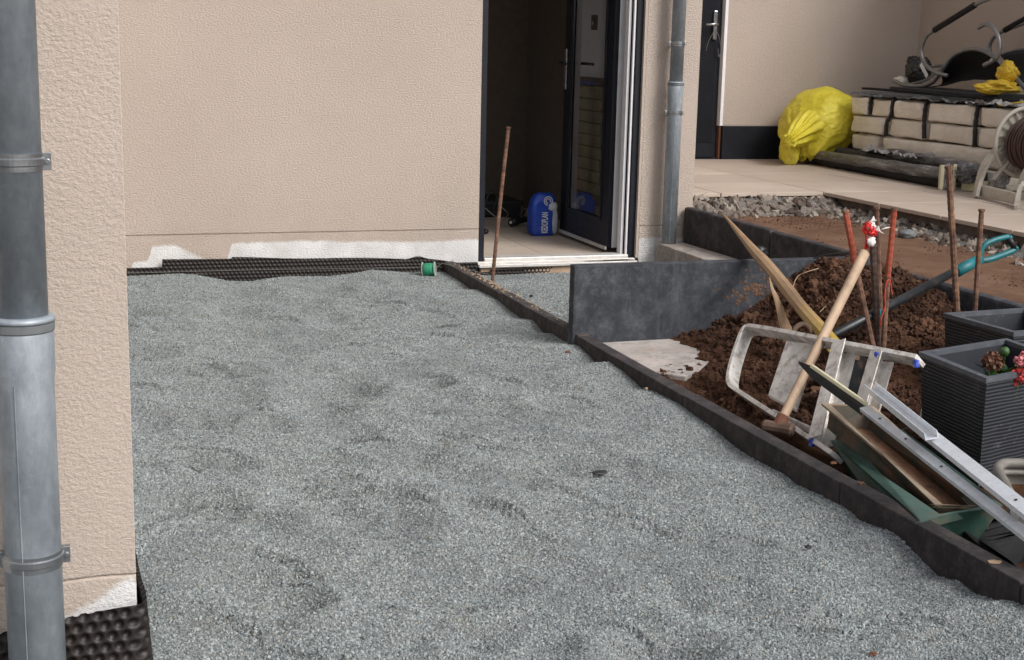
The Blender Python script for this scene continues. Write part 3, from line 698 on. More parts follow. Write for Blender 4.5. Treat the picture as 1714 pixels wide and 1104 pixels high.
# glazed door opening (white outside-dark frame)
fr = empty('door_frame', (2.65, 7.25, 0)); fr.parent = house; fr.matrix_parent_inverse = pinv(house)
MB().box(2.205, 2.252, 7.225, 7.30, 0.03, 2.24).build('jamb', 'anth', fr, bevel=0.003)
MB().box(3.094, 3.146, 7.225, 7.292, 0.04, 2.24).build('jamb', 'anth', fr, bevel=0.003)
MB().box(3.080, 3.0915, 7.235, 7.30, 0.045, 2.24).box(3.060, 3.076, 7.26, 7.31, 0.045, 2.24).build('inner_jamb', 'pvc', fr, bevel=0.002)
MB().box(3.0915, 3.0935, 7.24, 7.30, 0.05, 2.24).box(3.0765, 3.0795, 7.25, 7.31, 0.05, 2.24).build('gasket', 'anth_d', fr)
MB().box(2.252, 3.094, 7.225, 7.30, 2.16, 2.24).build('lintel_bar', 'anth', fr, bevel=0.003)
MB().box(2.205, 3.12, 7.185, 7.215, 0.022, 0.040).box(2.205, 3.12, 7.150, 7.184, 0.014, 0.030).build('sill_profile', 'alu', fr, bevel=0.002)
MB().box(2.252, 3.092, 7.216, 7.31, 0.026, 0.056).build('threshold', 'alu', fr, bevel=0.004)
MB().box(2.22, 3.12, 7.17, 7.198, -0.03, 0.012).build('packing_board', 'wood_l', fr)
MB().box(3.130, 3.1455, 7.2015, 7.224, 0.04, 2.24).build('reveal', 'render_plain', fr)
# open leaf, hinged right, swung 90 degrees inwards
leaf = empty('door', (3.04, 7.37, 0.06)); leaf.parent = house; leaf.matrix_parent_inverse = pinv(house); tag(leaf, 'glazed anthracite door leaf standing open inwards')
XL0, XL1 = 3.026, 3.092
y0, y1 = 7.375, 8.148
MB().box(XL0, XL0 + 0.028, y0, y0 + 0.105, 0.075, 2.15).box(XL0, XL0 + 0.028, y1 - 0.115, y1, 0.075, 2.15).box(XL0, XL0 + 0.028, y0 + 0.105, y1 - 0.115, 0.075, 0.225).box(XL0, XL0 + 0.028, y0 + 0.105, y1 - 0.115, 2.02, 2.15).build('leaf_frame', 'anth', leaf, bevel=0.002)
MB().box(XL0 + 0.029, XL1, y0 - 0.001, y0 + 0.10, 0.072, 2.15).box(XL0 + 0.029, XL1, y1 - 0.11, y1, 0.072, 2.15).box(XL0 + 0.029, XL1, y0 + 0.10, y1 - 0.11, 0.072, 0.21).build('leaf_core', 'pvc', leaf, bevel=0.002)
MB().box(XL0 + 0.0285, XL0 + 0.036, y0 + 0.03, y0 + 0.034, 0.075, 2.14).build('edge_groove', 'anth_d', leaf)
MB().box(XL0 - 0.008, XL0 - 0.001, y0 + 0.10, y0 + 0.118, 0.215, 2.03).box(XL0 - 0.008, XL0 - 0.001, y1 - 0.128, y1 - 0.11, 0.215, 2.03).box(XL0 - 0.008, XL0 - 0.001, y0 + 0.118, y1 - 0.128, 0.215, 0.232).build('glazing_bead', 'anth', leaf, bevel=0.002)
MB().box(XL0 + 0.008, XL0 + 0.014, y0 + 0.106, y1 - 0.116, 0.226, 2.018).build('pane', 'glass', leaf)
MB().box(XL0 - 0.012, XL0, y0, y1, 0.060, 0.080).build('weather_bar', 'alu', leaf, bevel=0.002)
MB().box(XL0 - 0.012, XL0 - 0.0005, y1 - 0.055, y1 - 0.022, 0.93, 1.17).build('lock_plate', 'steel', leaf, bevel=0.004)
MB().tube([(XL0 - 0.01, y1 - 0.04, 1.085), (XL0 - 0.05, y1 - 0.04, 1.085), (XL0 - 0.055, y1 - 0.055, 1.085), (XL0 - 0.055, y1 - 0.16, 1.083)], 0.009, 10).build('handle', 'black', leaf, smooth=True)
MB().tube([(XL1, y1 - 0.04, 1.085), (XL1 + 0.05, y1 - 0.04, 1.085), (XL1 + 0.055, y1 - 0.17, 1.083)], 0.009, 10).build('handle', 'black', leaf, smooth=True)

# room behind the door; openings in left wall and ceiling added for light
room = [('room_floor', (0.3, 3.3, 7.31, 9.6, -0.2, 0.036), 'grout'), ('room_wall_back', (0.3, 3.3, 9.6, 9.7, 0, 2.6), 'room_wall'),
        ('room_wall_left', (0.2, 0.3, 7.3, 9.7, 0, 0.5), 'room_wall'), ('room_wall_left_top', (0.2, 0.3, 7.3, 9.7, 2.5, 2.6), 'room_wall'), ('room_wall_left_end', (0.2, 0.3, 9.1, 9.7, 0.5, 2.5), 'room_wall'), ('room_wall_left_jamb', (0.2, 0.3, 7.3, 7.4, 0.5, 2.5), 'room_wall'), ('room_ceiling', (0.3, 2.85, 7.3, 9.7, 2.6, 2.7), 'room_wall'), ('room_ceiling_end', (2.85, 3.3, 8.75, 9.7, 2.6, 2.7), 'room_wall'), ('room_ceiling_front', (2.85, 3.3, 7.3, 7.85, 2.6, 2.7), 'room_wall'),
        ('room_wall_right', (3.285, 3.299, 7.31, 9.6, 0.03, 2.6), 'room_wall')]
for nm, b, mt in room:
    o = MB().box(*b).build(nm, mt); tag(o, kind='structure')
rf = bpy.data.objects['room_floor']
tile_me = None
for i, x0 in enumerate(np.arange(1.45, 3.28, 0.6)):
    for j, y0_ in enumerate(np.arange(7.32, 9.55, 0.6)):
        o = MB().box(x0, min(x0 + 0.596, 3.283), y0_, min(y0_ + 0.596, 9.598), 0.037, 0.042).build('floor_tile', 'tile', rf)
# white board with thermostat, slats behind the open leaf
o = MB().box(3.262, 3.283, 7.9, 8.60, 1.00, 2.3).build('wall_board', 'room_white'); tag(o, 'white board on the room wall seen through the door glass', 'wall board')
t_ = MB().box(3.250, 3.261, 8.215, 8.30, 1.285, 1.375).build('thermostat', 'black', bevel=0.003); tag(t_, 'black square thermostat on the white board behind the glass', 'thermostat')
MB().lathe((3.247, 8.258, 1.325), [(0.012, 0), (0.012, 0.004), (0.0, 0.005)], 16, (-1, 0, 0)).build('dial', 'greyp', t_)
for i in range(9):
    z = 0.30 + i * 0.072
    o = MB().box(3.20, 3.282, 7.95 + 0.01 * (i % 3), 8.47 - 0.012 * (i % 2), z + 0.003, z + 0.069).build('plank', 'brick_b', bevel=0.004)
    tag(o, ['lowest', 'second', 'third', 'fourth', 'fifth', 'sixth', 'seventh', 'eighth', 'topmost'][i] + ' of the beige planks stacked behind the open glass door', 'plank', 'beige planks stacked behind the glass door')
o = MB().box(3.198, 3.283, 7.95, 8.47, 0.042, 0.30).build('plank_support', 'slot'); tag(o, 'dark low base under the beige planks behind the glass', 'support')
o = blob('blue_cloth', (3.235, 8.30, 0.962), (0.04, 0.16, 0.014), 'blue', amp=0.5, fr=3, sub=3, seed=2); tag(o, 'bright blue folded cloth on the planks behind the glass', 'cloth')

# bag of levelling compound
bagr = empty('cement_bag', (2.955, 8.20, 0.043), (0, 0, 0), label='blue and white plastic bag with white lettering on the room floor', cat='bag')
def bagfn(d, p):
    s = 1.0
    if p.z > 0.07: s = 1.0 - 0.55 * ((p.z - 0.07) / 0.09) ** 1.4
    return Vector((p.x * s + 0.02 * max(0, p.z) * 2, p.y * s, p.z))
def superell(c, r, e, n1=48, n2=40, seed=0, wr=0.004, top=0.0):
    vs = []; fs = []
    def sp(t, e_): return math.copysign(abs(t) ** e_, t)
    for i in range(n2 + 1):
        ph = -math.pi / 2 + math.pi * i / n2
        for k in range(n1):
            th = 2 * math.pi * k / n1
            x = r[0] * sp(math.cos(ph), e) * sp(math.cos(th), e); y = r[1] * sp(math.cos(ph), e) * sp(math.sin(th), e); z = r[2] * sp(math.sin(ph), e)
            q = Vector((x, y, z)) * 14 + Vector((seed, 0, 0))
            w = wr * mnoise.fractal(q, 1, 2, 4)
            nn = Vector((x / r[0], y / r[1], z / r[2])).normalized()
            sh = 1 - top * max(0.0, z / r[2]) ** 2
            vs.append((c[0] + (x + nn.x * w) * sh, c[1] + (y + nn.y * w) * sh, c[2] + z + nn.z * w))
    for i in range(n2):
        for k in range(n1):
            fs.append((i * n1 + k, i * n1 + (k + 1) % n1, (i + 1) * n1 + (k + 1) % n1, (i + 1) * n1 + k))
    return vs, fs
bc = (2.911, 8.160, 0.160)
mb = MB(); mb.add(*superell((bc[0], bc[1], 0.043 + 0.128), (0.080, 0.055, 0.130), 0.34, wr=0.010, top=0.16)); mb.build('sack', 'blue', bagr, smooth=True)
# white side gusset and top swirl, 2 mm proud
mb = MB(); mb.add(*superell((bc[0] + 0.066, bc[1] - 0.006, 0.043 + 0.090), (0.019, 0.053, 0.088), 0.4, 24, 20, seed=3, wr=0.006)); mb.build('side_panel', 'greyp', bagr, smooth=True)
mb = MB(); mb.add(*superell((bc[0] + 0.046, bc[1] - 0.006, 0.043 + 0.180), (0.042, 0.056, 0.030), 0.7, 24, 20, seed=5, wr=0.014)); mb.build('folded_top', 'greyp', bagr, smooth=True)
mb = MB()
for rr_, t in ((0.026, 0.003), (0.014, 0.003)):
    mb.tube([(bc[0] + 0.018 + rr_ * math.cos(a), bc[1] - 0.059, 0.043 + 0.215 + rr_ * math.sin(a)) for a in np.linspace(-0.6, 4.6, 22)], t, 6)
mb.build('emblem', 'white', bagr)
tc = bpy.data.curves.new('lettering', 'FONT'); tc.body = 'KEDOPLAN'; tc.size = 0.042; tc.extrude = 0.001; tc.align_x = 'LEFT'; tc.offset = 0.0008
to = bpy.data.objects.new('lettering_src', tc)
COL.objects.link(to)
bpy.context.view_layer.update()
me = bpy.data.meshes.new_from_object(to.evaluated_get(bpy.context.evaluated_depsgraph_get()))
COL.objects.unlink(to); bpy.data.objects.remove(to)
xsz = max(v.co.x for v in me.vertices)
for v in me.vertices:
    x, y, z = v.co
    v.co = Vector((bc[0] + 0.015 - y * 1.35, bc[1] - 0.066 - z, 0.062 + x / xsz * 0.128))
me.materials.clear(); lo = link('lettering', me, 'white', bagr)
# clutter on the room floor
t = empty('power_drill', (2.802, 8.554, 0.060), label='black power tool lying on the room floor left of the blue bag', cat='power tool')
a = Vector((2.832, 8.523, 0.075)); b_ = Vector((2.977, 8.608, 0.085))
MB().tube([a, a + (b_ - a) * 0.3, a + (b_ - a) * 0.35, b_], [0.026, 0.028, 0.022, 0.02], 14).build('body', 'black', t, smooth=True, bevel=0)
MB().tube([a + (b_ - a) * 0.6, a + (b_ - a) * 0.7 + Vector((0.0, 0.02, 0.09))], [0.016, 0.013], 10).build('grip', 'black', t)
MB().lathe(a, [(0.010, 0.0), (0.010, 0.004), (0, 0.005)], 14, (a - b_)).build('end_cap', 'white', t)
o = MB().tube(smooth_path([(2.682, 8.600, 0.190), (2.720, 8.600, 0.274), (2.761, 8.600, 0.220), (2.739, 8.600, 0.144), (2.816, 8.600, 0.104), (2.925, 8.600, 0.102), (2.922, 8.500, 0.160)]), 0.005, 6).build('power_cable', 'black'); tag(o, 'black cable looping over the room floor behind the rod', 'cable')
o = MB().tube(smooth_path([(2.651, 8.500, 0.172), (2.708, 8.500, 0.126), (2.731, 8.400, 0.107), (2.836, 8.600, 0.119), (2.819, 8.700, 0.158)]), 0.004, 6).build('power_cable', 'greyplas'); tag(o, 'thin grey cable looping near the left jamb inside', 'cable')
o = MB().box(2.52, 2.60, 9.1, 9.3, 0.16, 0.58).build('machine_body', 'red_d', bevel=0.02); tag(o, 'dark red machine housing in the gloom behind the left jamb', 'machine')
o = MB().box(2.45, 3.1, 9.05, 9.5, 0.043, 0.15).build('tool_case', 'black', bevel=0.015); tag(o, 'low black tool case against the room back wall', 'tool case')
o = blob('roller_wheel', (2.577, 8.239, 0.060), (0.018, 0.018, 0.018), 'black', sub=2, amp=0.02); tag(o, 'small black castor on the floor by the left jamb', 'castor')

# ---------------------------------------------------------------- downpipes
def downpipe(name, cx, cy, r, z_bot, z_bell, z_top, label, clamps, zshift=0.02, flip=1):
    t = empty(name, (cx, cy, z_bot), label=label, cat='downpipe', group='galvanised downpipes')
    r2_ = r * 0.86
    MB().lathe((cx, cy, 0), [(r, z_bot), (r, z_bell - r * 2.05), (r * 1.06, z_bell - r * 1.7), (r * 1.06, z_bell - r * 0.32), (r * 1.0, z_bell - 0.002)], 40).build('lower_pipe', 'galv', t, smooth=True)
    MB().lathe((cx, cy, 0), [(r * 1.07, z_bell - r * 0.30), (r * 1.10, z_bell - r * 0.25), (r * 1.10, z_bell + r * 0.02), (r * 1.03, z_bell + r * 0.03)], 40).build('rubber_ring', 'rubber', t, smooth=False)
    MB().lathe((cx, cy, 0), [(r * 1.05, z_bell + r * 0.03), (r * 1.12, z_bell + r * 0.06), (r * 1.13, z_bell + r * 0.16), (r * 1.05, z_bell + r * 0.24), (r * 0.9, z_bell + r * 0.26)], 40).build('socket_collar', 'galv', t, smooth=True)
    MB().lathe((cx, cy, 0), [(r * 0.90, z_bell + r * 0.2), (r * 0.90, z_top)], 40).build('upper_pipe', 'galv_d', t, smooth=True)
    MB().box(cx - r * 0.35, cx - r * 0.35 + 0.0015, cy - r * 0.985, cy - r * 0.90, z_bot, z_bell - r * 2.05).build('seam', 'galv_d', t)
    for zc, rr_ in clamps:
        c = MB(); h = r * 0.6
        c.lathe((cx, cy, zc), [(rr_, -h / 2), (rr_ * 1.035, -h / 2), (rr_ * 1.035, -h * 0.2), (rr_ * 1.09, -h * 0.14), (rr_ * 1.09, h * 0.2), (rr_ * 1.035, h * 0.28), (rr_ * 1.035, h / 2), (rr_, h / 2)], 40)
        cl = c.build('clamp', 'black_iron', t, smooth=False)
        for s_ in (1, -1):
            e = MB()
            e.box(min(cx + s_ * rr_, cx + s_ * (rr_ + 0.014)), max(cx + s_ * rr_, cx + s_ * (rr_ + 0.014)), cy + 0.0, cy + 0.012, zc - h / 2, zc + h / 2)
            e.lathe((cx + s_ * (rr_ + 0.008), cy - 0.004, zc), [(0.0045, 0), (0.0045, 0.02)], 8, (0, 1, 0))
            e.build('clamp_ear', 'black_iron', cl, bevel=0.0008)
        MB().box(cx - 0.006, cx + 0.006, cy + rr_, cy + rr_ + 0.06, zc - 0.006, zc + 0.006).build('wall_pin', 'black_iron', cl)
    return t
downpipe('downpipe', -0.0395, 2.44, 0.0475, -0.05, 0.727, 2.9, 'large mottled galvanised downpipe in the left foreground', [(0.992, 0.043), (0.315, 0.0475)])
downpipe('downpipe', 3.288, 7.115, 0.0405, 0.13, 1.002, 2.9, 'galvanised downpipe on the narrow pier right of the open door', [(1.213, 0.0365), (0.845, 0.0405)])

# ---------------------------------------------------------------- dimpled membranes
def dimples(s_, z, pitch):
    """s_ along, z up -> outward height of hexagonal dimples"""
    row = np.floor(z / (pitch * 0.866)); zz = z / (pitch * 0.866) - row - 0.5
    ss = s_ / pitch + 0.5 * (row % 2); ss = ss - np.floor(ss) - 0.5
    d = np.sqrt(ss ** 2 + (zz * 0.866) ** 2)
    return 1 - sstep(0.20, 0.40, d)
xs = np.arange(0.139, 3.14, 0.0032); zs = np.linspace(-0.05, 0.0, 12)
S, K = np.meshgrid(xs, np.linspace(0, 1, 46), indexing='ij')
topz = np.where(xs < 0.556, 0.062, 0.100 + 0.004 * np.sin(xs * 5))
topz = np.where(xs > 0.9, 0.100 - 0.030 * sstep(0.9, 1.95, xs) + 0.004 * np.sin(xs * 9), topz)
topz = np.where(xs > 1.80, 0.064 + 0.018 * np.exp(-((xs - 1.87) / 0.05) ** 2) - 0.02 * sstep(1.95, 2.1, xs), topz)
topz = np.where(xs > 2.2, np.where(xs < 2.27, -0.006, 0.006) + 0.010 * fb(xs * 9, xs * 0, 3, 2) + 0.028 * sstep(2.55, 2.9, xs), topz)
Zm = -0.07 + (topz[:, None] + 0.07) * K
bul = 0.012 + 0.012 * fb(S * 3, Zm * 3, 12, 2) + 0.012 * K * fb(S * 2.2, S * 0, 14, 2)
D = dimples(S, Zm, 0.0215)
Ym = 7.178 - bul + 0.007 * D
o = gridmesh('dimpled_membrane', None, None, np.stack([S, Ym, Zm], -1), 'dimple', smooth=True); tag(o, 'brown black dimpled membrane along the foot of the back wall', 'membrane', 'dimpled foundation membranes')
# near membrane wraps the corner
ss = np.arange(0, 1.05, 0.0026)
def path2(s_):
    # along near face then round the corner and back along the side
    x = np.where(s_ < 0.50, -0.375 + s_, 0.125 + 0.016 * np.sin(np.clip((s_ - 0.50) / 0.04, 0, 1) * math.pi / 2))
    y = np.where(s_ < 0.50, 2.545, 2.545 + 0.022 * (1 - np.cos(np.clip((s_ - 0.50) / 0.04, 0, 1) * math.pi / 2)) + np.clip(s_ - 0.54, 0, 9))
    return x, y
S, K = np.meshgrid(ss, np.linspace(0, 1, 90), indexing='ij')
px_, py_ = path2(ss)
dx = np.gradient(px_); dy = np.gradient(py_); L_ = np.hypot(dx, dy); nx_, ny_ = dy / L_, -dx / L_
tz = 0.150 + 0.010 * sstep(0.3, 0.5, ss) - 0.012 * np.sin(ss * 9)
Zm = -0.10 + (tz[:, None] + 0.10) * K
D = dimples(S, Zm, 0.0245)
flare = 0.026 * (1 - K) * sstep(0.45, 0.6, S) + 0.004 * fb(S * 6, Zm * 6, 3, 2)
off = 0.013 - 0.008 * D + flare
o = gridmesh('dimpled_membrane', None, None, np.stack([px_[:, None] + nx_[:, None] * off, py_[:, None] + ny_[:, None] * off, Zm], -1), 'dimple', smooth=True)
tag(o, 'brown black dimpled membrane wrapped round the corner in the left foreground', 'membrane', 'dimpled foundation membranes')

# ---------------------------------------------------------------- terrace
ter = MB().box(4.62, 6.77, 3.0, 10.06, -0.3, 0.318).box(3.464, 4.62, 7.70, 10.06, -0.3, 0.318).build('terrace', 'grout'); tag(ter, kind='structure')
k = 0
xj = [3.466, 3.87, 4.57, 5.27, 5.97, 6.67, 6.768]
yj = [10.058 - 0.6 * i for i in range(12)]
for i in range(len(xj) - 1):
    for j in range(len(yj) - 1):
        xa, xb, ya, yb = xj[i], xj[i + 1], yj[j + 1], yj[j]
        if xa < 4.5 and ya < 7.6: continue
        if xa < 4.5: ya = max(ya, 7.64)
        if yb - ya < 0.1: continue
        z = 0.342 + random.uniform(-0.0008, 0.0008)
        o = MB().box(xa + 0.0045, xb - 0.0045, ya + 0.0045, yb - 0.0045, 0.320, z).build('paving_tile', 'tile', ter, bevel=0.002)
# wooden shutter board along the overhanging edge
# rubble bank under the tile edge
def rub_h(x, y):
    a = sstep(7.36, 7.62, y + 0.03 * fb(x * 8, y * 8, 3, 3)); b = sstep(4.40, 4.60, x + 0.04 * fb(x * 8, y * 8, 5, 3))
    return 0.222 + np.maximum(0.086 * a, 0.038 * b) + 0.012 * fb(x * 16, y * 16, 6, 4) * np.maximum(a, b)
rb = heightfield('rubble_bank', 3.466, 4.61, 3.0, 7.69, 0.014, rub_h, 'grout'); tag(rb, kind='structure')
at = rb.data.attributes.new('bank', 'FLOAT', 'POINT')
co = np.empty(len(rb.data.vertices) * 3, np.float32); rb.data.vertices.foreach_get('co', co); co = co.reshape(-1, 3)
w_ = np.maximum(sstep(7.30, 7.44, co[:, 1]), sstep(4.30, 4.44, co[:, 0]))
at.data.foreach_set('value', w_.astype(np.float32))
rubs = chip_set('rubble_stone', 'rub', 6, flat=0.55, jag=0.45)
copy_scatter(rb, 'rubble', rubs, 1500, 0.006, 0.072, 'broken stones and crushed rubble under the terrace edge', 'rubble', 6, maskattr='bank')
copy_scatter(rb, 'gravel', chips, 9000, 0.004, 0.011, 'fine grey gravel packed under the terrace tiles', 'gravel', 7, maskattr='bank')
o = blob('stone', (4.351, 6.426, 0.250), (0.05, 0.04, 0.03), 'rubber', amp=0.3, sub=3, seed=9); tag(o, 'dark bluish stone half buried below the terrace edge', 'stone')

# ================================================================ TERRACE GOODS
# packs: three layers leaning against the side wall, long face towards the camera
XF = 5.75
def pack(y0, y1, z0, z1, label, depth=0.95, seed=0, tilt=0.0, xf=XF):
    c = ((xf + depth / 2), (y0 + y1) / 2, (z0 + z1) / 2)
    mb = MB(); vs, fs = superell(c, (depth / 2, abs(y1 - y0) / 2, (z1 - z0) / 2), 0.17, 56, 44, seed=seed * 3.7, wr=0.016)
    mb.add([(x, y, z + tilt * (y - c[1])) for x, y, z in vs], fs)
    o = mb.build('wrapped_pack', 'wrap', smooth=True); tag(o, label, 'pack', 'paper wrapped packs stacked on the terrace'); return o
rows = [
  (0.738, 0.868, [9.36, 9.085, 8.80, 8.40, 7.83, 7.45], ['far end of the top row, touching the yellow sack', 'top row, second from the yellow sack', 'middle of the top row', 'top row, beside the one nearest the hose reel', 'top row with torn wrapping, behind the hose reel wheel']),
  (0.606, 0.732, [9.36, 8.86, 8.39, 7.83, 7.48], ['second row, pressed against the yellow sack', 'second row, second from the yellow sack', 'second row, third from the yellow sack', 'second row, nearest the hose reel']),
  (0.475, 0.600, [9.34, 8.95, 7.50], ['third row, low beside the yellow sack', 'long one in the third row above the dark rolls']),
  (0.344, 0.470, [9.34, 8.4, 7.50], ['bottom row at the far end behind the rolls', 'bottom row at the near end behind the rolls'])]
sd_i = 0
for z0, z1, ys_, lbs in rows:
    for i, lb in enumerate(lbs):
        sd_i += 1
        pack(ys_[i + 1] + 0.014, ys_[i] - 0.014, z0, z1 + random.uniform(-0.004, 0.004), 'cream paper wrapped pack, ' + lb, seed=sd_i, xf=XF + random.uniform(-0.012, 0.012))
# dark straps in the pack joints, painting in the shade of the gaps
def gap_shade_strap(pts, label):
    o = MB().tube(smooth_path(pts, 4), [0.012 + 0.006 * abs(math.sin(i * 1.3)) for i in range(4 * (len(pts) - 1) + 1)], 7, flat=0.9).build('gap_shade_strap', 'black'); tag(o, label, 'gap_shade_strap', 'dark straps standing for shaded gaps between the packs')
gap_shade_strap([(5.775, 9.085, 0.872), (5.757, 9.085, 0.855), (5.757, 9.087, 0.80), (5.762, 9.084, 0.745)], 'short dark strip as gap shade between the far packs of the top row')
gap_shade_strap([(5.775, 8.80, 0.872), (5.757, 8.80, 0.855), (5.757, 8.81, 0.76), (5.752, 8.85, 0.70), (5.757, 8.862, 0.61)], 'long dark strip as gap shade down the two upper rows of packs')
gap_shade_strap([(5.775, 8.40, 0.872), (5.757, 8.40, 0.855), (5.755, 8.405, 0.77), (5.748, 8.392, 0.73), (5.757, 8.39, 0.62)], 'dark strip as gap shade at the middle of the pack stack')
gap_shade_strap([(5.775, 7.83, 0.872), (5.757, 7.83, 0.855), (5.755, 7.836, 0.77), (5.748, 7.826, 0.735), (5.757, 7.83, 0.61)], 'dark strip as gap shade near the hose reel end of the stack')
# things lying on top of the packs
def slab(name, mt, pts4, th, label, cat, group=None, **kw):
    mb = MB(); mb.hexa([(x, y, z - th) for x, y, z in pts4], pts4); o = mb.build(name, mt, bevel=0.004, **kw); tag(o, label, cat, group); return o
slab('foam_board', 'rubber', [(5.80, 9.30, 0.905), (5.83, 7.65, 0.90), (6.1, 7.65, 0.90), (6.1, 9.3, 0.905)], 0.030, 'dark grey foam board lying along the top of the packs', 'board')
slab('foam_board', 'charcoal', [(5.98, 9.20, 0.945), (5.95, 8.00, 0.935), (6.35, 8.0, 0.935), (6.4, 9.2, 0.945)], 0.035, 'black board lying under the lounger frames', 'board')
def sheet(name, mt, x0, x1, y0, y1, z, amp, label, cat, seed=0, nx=60, ny=120, drop=0.0):
    xs = np.linspace(x0, x1, nx); ys = np.linspace(y0, y1, ny); X, Y = np.meshgrid(xs, ys, indexing='ij')
    Zs = z + amp * np.abs(fb(X * 14, Y * 9, seed, 4)) * 1.4 - drop * sstep(0.15, 0.0, (X - x0) / (x1 - x0))
    Xs = X + 0.03 * fb(Y * 9, Y * 0 + 2, seed + 3, 3)
    o = gridmesh(name, None, None, np.stack([Xs, Y, Zs], -1), mt, smooth=True); tag(o, label, cat); return o
sheet('plastic_film', 'film', 5.742, 6.05, 7.6, 9.36, 0.872, 0.035, 'crumpled grey plastic film spread over the packs', 'plastic film', 4)
sheet('plastic_film', 'film_l', 5.735, 5.95, 7.42, 7.95, 0.880, 0.045, 'whitish torn film on the packs near the hose reel', 'plastic film', 14)
for i, (ya, yb, x, z, lb) in enumerate([(9.34, 8.3, 5.86, 0.925, 'thin flat dark batten along the far top of the packs'), (8.4, 7.55, 5.83, 0.917, 'thin dark batten along the near top of the packs')]):
    o = MB().beam((x, ya, z), (x, yb, z - 0.004), 0.06, 0.016).build('batten', 'anth_d', bevel=0.003); tag(o, lb, 'batten')
o = MB().hexa([(6.30, 7.75, 0.88), (6.72, 7.75, 0.88), (6.72, 8.6, 0.88), (6.30, 8.6, 0.88)], [(6.33, 7.75, 1.00), (6.7, 7.75, 1.0), (6.7, 8.6, 1.0), (6.33, 8.6, 1.0)]).build('wrapped_pack', 'wrap', bevel=0.02); tag(o, 'grey beige pack lying alone on top of the stack under the loungers', 'pack', 'paper wrapped packs stacked on the terrace')
# yellow sack
yb = empty('yellow_sack', (6.033, 10.234, 0.343), label='big yellow plastic sack lying against the terrace wall and the packs', cat='sack')
def yfn(d, p):
    # pull towards a neck at lower left front
    nk = Vector((-0.62, -0.45, -0.35)).normalized(); t = max(0.0, d.dot(nk))
    w = math.atan2(d.cross(nk).z, d.cross(nk).x) if t < 0.999 else 0
    pl = 0.030 * (t ** 2.2) * math.sin(w * 9) + 0.010 * (t ** 1.0) * math.sin(w * 17)
    return p * (1 + pl * 2.2) + nk * (0.06 * t ** 8)
blob('sack_body', (5.697, 9.680, 0.645), (0.315, 0.30, 0.262), 'ybag', yb, sub=6, amp=0.08, fr=1.2, ridge=0.03, seed=3, flatbottom=0.345, fn=yfn, rot=(0, R(-24), 0))
kc = Vector((5.491, 9.500, 0.629)); ka = (Vector((5.251, 9.330, 0.533)) - kc); kl = ka.length; ka.normalize(); mb = MB(); vs = []; fs = []
kq = Vector((0, 0, 1)).rotation_difference(ka)
for i in range(25):
    t = i / 24
    rr_ = 0.125 * (1 - t) ** 0.75 + 0.016 + (0.035 * max(0, (t - 0.86) / 0.14))
    for k_ in range(96):
        an = 2 * math.pi * k_ / 96
        pl = 1 + (0.10 + 0.16 * t) * math.sin(an * 11 + 2 * math.sin(an * 2)) * (0.25 + t) + 0.12 * mnoise.noise(Vector((math.cos(an) * 2, math.sin(an) * 2, t * 2)))
        vs.append(kc + kq @ Vector((math.cos(an) * rr_ * pl, math.sin(an) * rr_ * pl * 0.9, t * (kl + 0.03))))
for i in range(24):
    for k_ in range(96): fs.append((i * 96 + k_, i * 96 + (k_ + 1) % 96, (i + 1) * 96 + (k_ + 1) % 96, (i + 1) * 96 + k_))
fs.append(tuple(24 * 96 + k_ for k_ in range(96)))
mb.add(vs, fs).build('gathered_neck', 'ybag', yb, smooth=True)
blob('sack_tail', (5.380, 9.550, 0.455), (0.075, 0.09, 0.13), 'ybag', yb, sub=5, amp=0.15, fr=1.5, ridge=0.08, seed=12, flatbottom=0.345)
# rolls of sheeting in front of the packs
def roll(name, a, b, r, mt, label, seed=0, lump=0.12, n_=26, flat=1.0, film=True):
    a = Vector(a); b = Vector(b); K_ = 60
    path = [a.lerp(b, i / K_) + Vector((0, 0, 0.006 * mnoise.noise(Vector((i * 0.2, seed, 0))))) for i in range(K_ + 1)]
    mb = MB(); d0 = (b - a).normalized(); up = Vector((0, 0, 1)); sd_ = d0.cross(up).normalized(); vs = []; fs = []
    for i, p in enumerate(path):
        for k_ in range(n_):
            an = 2 * math.pi * k_ / n_
            rr_ = r * (1 + lump * mnoise.fractal(Vector((i * 0.16, math.cos(an) * 1.5 + seed, math.sin(an) * 1.5)), 1, 2, 4))
            vs.append(p + sd_ * math.cos(an) * rr_ * flat + up * math.sin(an) * rr_)
    for i in range(K_):
        for k_ in range(n_): fs.append((i * n_ + k_, i * n_ + (k_ + 1) % n_, (i + 1) * n_ + (k_ + 1) % n_, (i + 1) * n_ + k_))
    fs += [tuple(range(n_)), tuple(K_ * n_ + k_ for k_ in range(n_))]
    mb.add(vs, fs); o = mb.build(name, mt, smooth=True); tag(o, label, 'roll', 'sheeting rolls on the terrace'); return o
roll('sheeting_roll', (5.600, 9.937, 0.387), (5.500, 7.688, 0.410), 0.040, 'film', 'front grey film wrapped roll lying highest, ending at the wooden block', 1)
bpy.data.objects['sheeting_roll'].location.z = 0.025
roll('sheeting_roll', (5.60, 9.60, 0.395), (5.53, 7.75, 0.385), 0.046, 'black_mat', 'black lower roll in the shadow under the front film roll', 2, 0.08)
roll('sheeting_roll', (5.685, 9.35, 0.44), (5.66, 7.6, 0.43), 0.050, 'charcoal', 'charcoal roll tight against the packs', 3, 0.08)
roll('sheeting_roll', (5.665, 8.65, 0.50), (5.635, 7.62, 0.475), 0.035, 'film', 'pale grey film roll over the charcoal one', 5, 0.25)
sheet('plastic_film', 'film_l', 5.60, 5.73, 8.2, 8.95, 0.495, 0.05, 'clear crumpled film tossed on the rolls below the packs', 'plastic film', 24, 40, 90)
